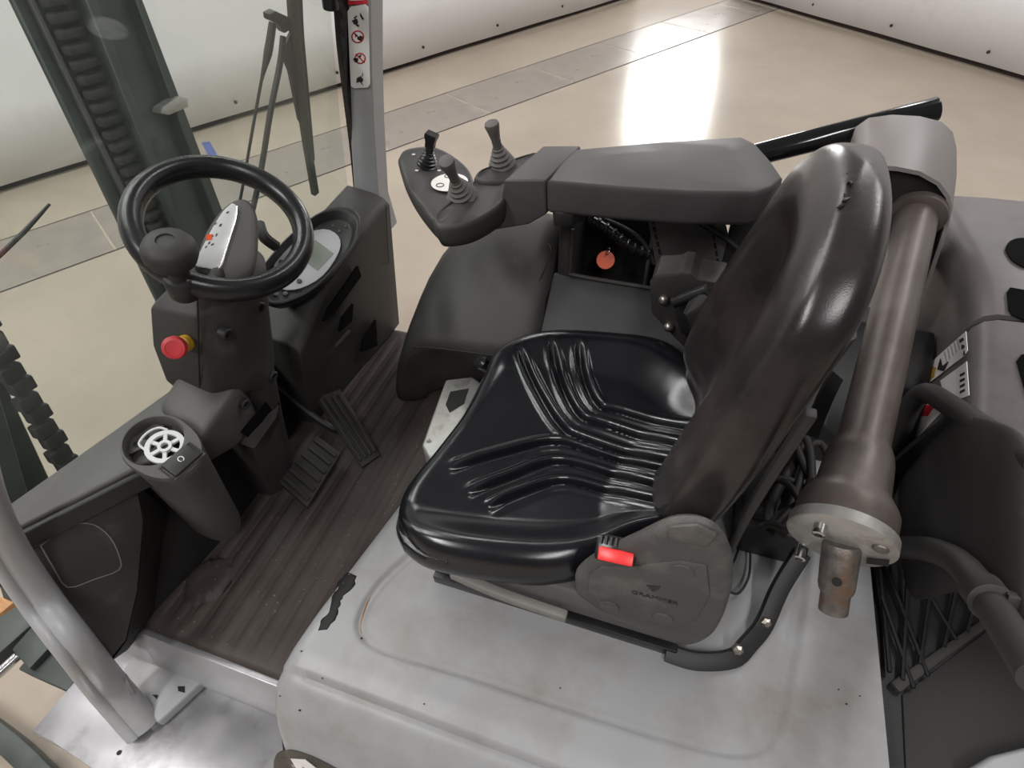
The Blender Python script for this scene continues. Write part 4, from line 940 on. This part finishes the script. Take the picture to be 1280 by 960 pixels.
# ------------------------------------------------------------------ cross tube and rear parts
T0 = Y(1052, 668, -.45); T1 = Y(1150, 252, -1.06); ta = (T1-T0).normalized(); tm = frame(T0, ta); TL = (T1-T0).length
tb = thing('cross_tube', 'worn brown-grey steel cross tube with flanged end behind the backrest', 'tube', (T0+T1)/2)
rt_ = .031
b = B(); b.lathe([(rt_*1.5, .004), (rt_*1.76, .006), (rt_*1.8, .012), (rt_*1.8, .034), (rt_*1.7, .042), (rt_*1.36, .06), (rt_*1.28, .105), (rt_*1.2, .118), (rt_, .135), (rt_, TL)], tm, 40); b.build('tube_body', TUB, tb, ang=50)
b = B(); b.lathe([(.057, -.010), (.0595, -.008), (.0595, .006), (.05, .008)], tm, 44); fg = b.build('end_flange', ALU, tb, ang=40)
def onfl(u, v): return PL([(u, v)], T0-ta*.0105, ta)[0]
for (u, v, mm) in [(1026, 657, CRM), (1002, 688, CRM)]:
    b = B(); b.lathe([(.007, -.008), (.0075, .0), (.0075, .012), (.0045, .013), (.004, .006), (.001, .006)], frame(onfl(u, v), -ta), 16); b.build('flange_bolt', mm, fg)
b = B(); b.lathe([(.009, 0), (.008, .002), (.003, .003)], frame(onfl(1101, 686), -ta), 16); b.build('rusty_plug', RST, fg)
b = B(); b.prism([onfl(1084, 697), onfl(1112, 700), onfl(1111, 707), onfl(1083, 703)], -ta*.0015); b.build('flange_slot', BLK, fg)
sh = (onfl(1052, 684)); sdir = (Y(1043, 752, -.40)-sh).normalized()
fS = frame(sh, sdir); SL = .085
b = B(); b.lathe([(.020, -.006), (.0215, 0), (.0205, SL*.6), (.019, SL*.66), (.0165, SL*.7), (.0165, SL*.98), (.012, SL), (.001, SL)], fS, 24); b.build('shaft', RST, tb, ang=40)
b = B(); ph = sh + sdir*SL*.42; hn = (EYE-ph).normalized(); hn = (hn-sdir*hn.dot(sdir)).normalized(); b.lathe([(.0055, -.002), (.0055, .0012)], frame(ph+hn*.0205, hn), 14); b.build('shaft_hole', BLK, tb)
# grey socket cap at the far end of the tube
cap = thing('tube_socket', 'rounded light grey socket cap holding the far end of the cross tube', 'socket cap', T1)
cpx = [(1064, 176), (1072, 154), (1090, 144), (1130, 141), (1170, 147), (1190, 160), (1197, 185), (1196, 240)]
capo = [(1060, 196), (1066, 166), (1080, 148), (1110, 141), (1150, 143), (1180, 152), (1194, 166), (1198, 190), (1196, 250), (1188, 276), (1172, 282)]
cf = [Y(u, v, -1.02) for u, v in [(1066, 226), (1072, 212), (1090, 206), (1120, 208), (1150, 214), (1175, 228), (1188, 246), (1190, 262), (1184, 290), (1152, 385), (1096, 385)]]
cb = [Y(u, v, -1.14) for u, v in [(1062, 176), (1068, 158), (1085, 146), (1115, 142), (1150, 144), (1178, 151), (1192, 164), (1197, 185), (1193, 240), (1165, 330), (1104, 345)]]
cc = sum(cb, V())/len(cb)
mid = [a.lerp(c, .5)+V((0, 0, .006)) for a, c in zip(cf, cb)]
inn = [p.lerp(sum(cf, V())/len(cf), .10) for p in cf]; inn2 = [p+V((0, -.08, 0)) for p in inn]
b = B(); b.loft([inn2, inn, cf, mid, [p.lerp(cc, .02) for p in cb], [p.lerp(cc, .35)+V((0, -.012, 0)) for p in cb]], True, mi=0); b.build('cap_shell', mat('cap_grey', (126, 120, 118), .45, var=.06), cap, ang=50)
b = B(); b.prism([p+V((0, -.012, 0)) for p in inn], (0, -.005, 0)); b.build('cap_lining', BLK, cap)
b = B(); b.lathe([(.036, TL-.045), (.043, TL-.042), (.043, TL-.03), (.036, TL-.027)], tm, 32); b.build('tube_collar', TUB, cap)
# polished black bar behind the armrest
b = B(); b.tube([Y(900, 205, -1.12), Y(1172, 136, -1.20)], .020, 24, smooth=0); 
bar = tag(b.build('grab_bar', CHR, bevel=.002), 'polished black straight bar behind the armrest', 'bar')

# counterweight block
cw = thing('counterweight', 'dark grey counterweight cover with vents and stickers behind the cross tube', 'counterweight', (-.7, -1.1, GZ))
xc = -.455
topk = [(.60, .40), (.70, .435), (.80, .478), (.91, .527), (1.0, .553), (1.1, .560), (1.25, .552), (1.35, .52), (1.42, .44)]
def cwz(y): return key(topk, -y)
def cwprof(y, dz=0, ins=0):
    z = cwz(y)+dz; x = xc-ins+ .02*sst(-.95, -1.25, y)
    return [V((x+.0, y, -.52)), V((x, y, z-.05)), V((x-.004, y, z-.022)), V((x-.014, y, z-.007)), V((x-.03, y, z)), V((x-.10, y, z+.004)), V((-1.2, y, z+.01)), V((-1.25, y, -.52))]
b = B(); b.loft([cwprof(y) for y in (-.925, -.95, -1.0, -1.05, -1.1, -1.2, -1.3, -1.36, -1.42)]); b.build('far_cover', CWT, cw, ang=50)
b = B(); b.loft([cwprof(y) for y in (-.62, -.66, -.7, -.75, -.8, -.85, -.88, -.915)]); b.build('near_cover', CWT, cw, ang=50)
b = B(); b.loft([cwprof(y, -.008, .008) for y in (-.913, -.927)]); b.build('cover_gap', BLK, cw)
def ontop(pts):
    out = []
    for u, v in pts:
        z = .55
        for _ in range(12): p = Z(u, v, z); z = cwz(p.y)+.0045
        out.append(Z(u, v, z))
    return out
b = B(); b.prism(ontop(rounded([(1256, 312), (1262, 302), (1280, 298), (1310, 305), (1312, 335), (1285, 336), (1265, 326)], 3)), (0, 0, .0015)); b.build('filler_hole', HOL, cw)  # openings are black patches on the surface, painting the shade inside them
b = B(); b.prism(ontop([(1258, 366), (1262, 360), (1310, 368), (1310, 412), (1264, 394), (1260, 388)]), (0, 0, .0015)); b.build('vent_hole', HOL, cw)
b = B(); b.prism(ontop([(1270, 452), (1276, 444), (1310, 440), (1310, 520), (1284, 500)]), (0, 0, .0015)); b.build('vent_hole', HOL, cw)
def onx(pts, off=.0015): return [X(u, v, xc+off) for u, v in pts]
b = B(); b.prism(onx([(1136, 482), (1150, 466), (1208, 414), (1210, 438), (1206, 444), (1176, 468), (1160, 480), (1142, 492)]), (.001, 0, 0)); s1 = b.build('instruction_sticker', WHT, cw)
b = B(); b.prism(onx([(1176, 476), (1209, 452), (1212, 494), (1198, 500), (1180, 492)]), (.001, 0, 0)); s2 = b.build('instruction_sticker', WHT, cw)
b = B(); b.prism(onx([(1112, 562), (1160, 505), (1180, 512), (1135, 560)]), (.001, 0, 0)); s3 = b.build('instruction_sticker', WHT, cw)
b = B(); b.prism(onx([(1155, 505), (1168, 508), (1160, 520), (1150, 520)], .003), (.001, 0, 0)); b.build('red_mark', INR, s3)
b = B(); b.prism(onx(blob(1159, 466, 12, 11, 12, 4), .003), (.001, 0, 0)); b.build('gold_seal', BRN, s1)
b = B(); b.prism(onx([(1172, 462), (1176, 448), (1178, 458), (1186, 452), (1180, 464)], .003), (.001, 0, 0)); b.build('black_tick', INK, s1)
for k in range(5):
    b = B(); b.prism(onx([(1180+4*k, 440-4*k), (1181+4*k, 439-4*k), (1184+4*k, 452-4*k), (1183+4*k, 453-4*k)], .003), (.0005, 0, 0)); b.build('print_line', GPN, s1)
for k in range(3):
    b = B(); b.prism(onx([(1199+3*k, 425+9*k-3*k), (1204+1*k, 422+9*k), (1205+k, 425+9*k), (1200+2*k, 429+8*k)], .003), (.0005, 0, 0)); b.build('print_letter', INK, s1)
for k in range(4):
    b = B(); b.prism(onx([(1200, 468+7*k), (1206, 465+7*k), (1206, 468+7*k), (1200, 471+7*k)], .003), (.0005, 0, 0)); b.build('print_letter', INK, s2)
# dark upholstered rear panel, bars, mesh and tray on the near side of the counterweight
pan = thing('padded_cover', 'dark padded rear cover with a seam beside the counterweight', 'cover', (-.5, -.7, .2))
b = B(); pg = [[(1130, 560), (1205, 510), (1300, 540)], [(1125, 640), (1192, 590), (1300, 640)], [(1130, 700), (1195, 660), (1300, 720)], [(1140, 760), (1215, 740), (1300, 800)]]
rows = []
for r_i, row in enumerate(pg):
    rows.append([X(row[0][0], row[0][1], -.450), X((row[0][0]+row[1][0])/2, (row[0][1]+row[1][1])/2, -.444), X(*row[1], -.436), X((row[1][0]+row[2][0])/2, (row[1][1]+row[2][1])/2, -.430), X(*row[2], -.45)])
b.grid(lambda u, v: rows[int(round(u*3))][int(round(v*4))], 3, 4); b.build('panel_face', PLA, pan, sub=2, solid=.012, ang=80)
b = B(); b.tube([X(u, v, -.434) for u, v in [(1205, 512), (1192, 555), (1188, 600), (1195, 650), (1206, 690)]], .002, 6); b.build('seam_piping', PLG, pan)
hb_ = thing('handle_bar', 'upper black bent tube handle in front of the counterweight stickers', 'handle bar', X(1150, 490, -.42))
b = B(); b.tube([X(1100, 590, -.42), X(1122, 545, -.42), X(1140, 505, -.42), X(1158, 491, -.425), X(1185, 505, -.43), X(1230, 535, -.44), X(1300, 580, -.45)], .017, 16); b.build('tube', PLA, hb_)
b = B(); b.strip([X(1118, 588, -.425), X(1140, 565, -.425), X(1190, 526, -.43)], .010, .022, (1, 0, 0)); b.build('stay', PLB, hb_)
hb2 = thing('handle_bar', 'lower black bent tube guard bar above the mesh pocket, lower right', 'handle bar', X(1120, 690, -.40))
b = B(); b.tube([X(1095, 688, -.41), X(1125, 684, -.405), X(1165, 688, -.40), X(1200, 705, -.395), X(1228, 740, -.39), X(1248, 770, -.385), X(1300, 850, -.37)], .0175, 16); b.build('tube', PLA, hb2)
p0 = X(1226, 735, -.39); p1 = X(1250, 768, -.385); b = B(); b.lathe([(.0185, 0), (.0215, .002), (.0215, (p1-p0).length*.55), (.0225, (p1-p0).length*.6), (.0185, (p1-p0).length*.62)], frame(p0, p1-p0), 20); b.build('sleeve', PLA, hb2)
b = B(); b.box((0, 0, 0), (.012, .02, .016), frame(X(1262, 752, -.40), p1-p0)); b.build('clip', PLB, hb2, bevel=.002)
tr_ = thing('rear_tray', 'dark rubber-lined rear tray at the back edge of the bonnet', 'tray', Z(1200, 900, .1))
zt_ = .185
b = B(); b.prism([Z(u, v, zt_) for u, v in [(1072, 700), (1140, 660), (1230, 745), (1330, 770), (1330, 1010), (1105, 1010), (1090, 870)]], (0, 0, -.02)); b.build('tray_floor', PLB, tr_)
b = B(); b.prism([Z(u, v, zt_+.012) for u, v in [(1113, 852), (1232, 770), (1240, 780), (1126, 866)]], (0, 0, -.012)); b.build('tray_rib', PLA, tr_, bevel=.004)
b = B(); b.prism([Z(u, v, zt_+.004) for u, v in [(1128, 868), (1242, 782), (1330, 900), (1330, 1010), (1135, 1010)]], (0, 0, -.006)); b.build('rubber_lining', RUB, tr_, bevel=.002)
b = B(); b.lathe([(.004, 0), (.003, .004)], frame(Z(1239, 788, zt_+.012), (0, 0, 1)), 10); b.build('tray_screw', CRM, tr_)
ms = thing('mesh_guard', 'black diamond mesh stretched over the front of the rear tray', 'mesh', Z(1150, 770, zt_))
for (u0, v0, u1, v1) in [(1100, 690, 1160, 845), (1128, 688, 1195, 800), (1160, 690, 1222, 772), (1102, 745, 1142, 860), (1100, 712, 1112, 840), (1136, 700, 1128, 850), (1168, 700, 1150, 830), (1200, 715, 1180, 808), (1222, 745, 1208, 790)]:
    b = B(); b.tube([Z(u0, v0, zt_+.02), Z((u0+u1)/2, (v0+v1)/2, zt_+.010), Z(u1, v1, zt_+.012)], .0035, 6, smooth=3); b.build('strand', MSH, ms)
b = B(); b.prism([Z(u, v, zt_+.03) for u, v in [(1210, 962), (1240, 944), (1280, 934), (1330, 932), (1330, 1000), (1215, 1000)]], (0, 0, -.02)); tag(b.build('rear_fender', GRY, bevel=.006, seg=3), 'pale grey rear fender corner at the bottom right', 'fender')
# cables bundled behind the backrest
b = B(); b.box((-.215, -.655, .262), (.10, .17, .08)); b.tube([V((-.25, -.60, .30)), V((-.18, -.60, .30))], .015, 10, smooth=0); tag(b.build('hose_filler_block', PLB, bevel=.008), 'black filler block added as the dark mass under the hoses behind the backrest', 'filler block')  # added black box filling in the dark mass between the cables
for k, (lab, pts, r) in enumerate([
    ('thick black hose running low along the cross tube behind the seat', [(1010, 520), (1002, 560), (985, 590), (968, 620), (962, 650), (985, 668)], .009),
    ('black hose crossing under the loop behind the backrest', [(960, 600), (985, 600), (1010, 612), (1030, 600)], .007),
    ('looped black hose behind the backrest, widest loop', [(985, 640), (1000, 600), (1012, 560), (1026, 555), (1034, 572), (1026, 598), (1000, 622), (970, 650), (955, 662)], .0065),
    ('black hose curving beside the cross tube behind the backrest', [(972, 530), (990, 548), (1002, 575), (1012, 600), (1004, 625), (985, 640), (960, 668)], .007),
    ('upper black hose coming down behind the backrest', [(985, 520), (1000, 535), (1012, 560), (1015, 600)], .007),
    ('lowest black cable lying on the bonnet behind the seat', [(948, 660), (962, 655), (985, 660), (1002, 640), (990, 610), (975, 600)], .0055)]):
    b = B(); b.tube([Z(u, v, .315+.008*k) for u, v in pts], r, 10, smooth=5); tag(b.build('hydraulic_hose', RUB), lab, 'hose')
b = B(); b.tube([Z(u, v, .235) for u, v in [(930, 668), (918, 700), (905, 730), (922, 742), (936, 720), (938, 690)]], .002, 6); tag(b.build('thin_wire', RUB), 'thin black wire looping beside the rear of the seat base', 'wire')
b = B(); b.tube([Z(u, v, .24) for u, v in [(928, 674), (945, 676), (960, 680), (966, 688), (956, 684), (945, 680)]], .003, 6); tag(b.build('cable_tie', RUB), 'short black cable tie end lying on the bonnet behind the seat', 'cable tie')
b = B(); b.strip([Y(1002, 700, -.46), Y(985, 740, -.43), Y(965, 775, -.40)], .022, .010, (0, 1, .3), 3); 
b = B(); b.strip([Y(1045, 470, -.74), Y(1030, 500, -.70), Y(1012, 545, -.66)], .022, .008, (0, 1, .2), 3); b.build('rear_stay', PLB, seat)
# dark front axle brackets seen past the near pillar
ax = thing('axle_bracket', 'dark steel bracket with bright rod past the near pillar at the left edge', 'bracket', Z(20, 820, -.35))
b = B(); b.prism([Z(u, v, -.30) for u, v in [(-30, 790), (28, 752), (46, 775), (-30, 842)]], (0, 0, -.05)); b.build('upper_block', MST, ax, bevel=.004)
b = B(); b.prism([Z(u, v, -.28) for u, v in [(14, 812), (42, 780), (63, 808), (36, 836)]], (0, 0, -.05)); b.build('lower_block', MST, ax, bevel=.004)
b = B(); b.tube([Z(-60, 895, -.30), Z(22, 820, -.30)], .012, 12, smooth=0); b.build('rod', CRM, ax)
b = B(); b.box((1.28, -.20, -.33), (.16, .30, .06)); b.build('cross_member', MST, ax, bevel=.004)
b = B(); b.prism([Z(u, v, GZ+.09) for u, v in [(-40, 772), (8, 742), (18, 752), (-40, 800)]], (0, 0, -.09)); tag(b.build('wooden_block', WOD, bevel=.004), 'raw wooden block on the floor at the left edge past the pillar', 'wood')
b = B(); b.strip([Z(-40, 890, GZ+.03), Z(20, 935, GZ+.03), Z(70, 985, GZ+.03)], .05, .05, (0, 0, 1), 3); tag(b.build('axle_beam', MST, bevel=.004), 'dark steel beam on the floor below the step plate, lower left corner', 'beam')

# ------------------------------------------------------------------ groups of repeated things
for o in list(bpy.data.objects):
    if o.parent is None:
        for pre, g in [('hydraulic_hose', 'hoses behind the backrest'), ('control_cable', 'cables at the side tray'), ('handle_bar', 'bent tube bars at the counterweight'), ('cab_pillar', 'cab pillars'), ('lift_mast', 'lift mast uprights')]:
            if o.name.split('.')[0] == pre: o['group'] = g
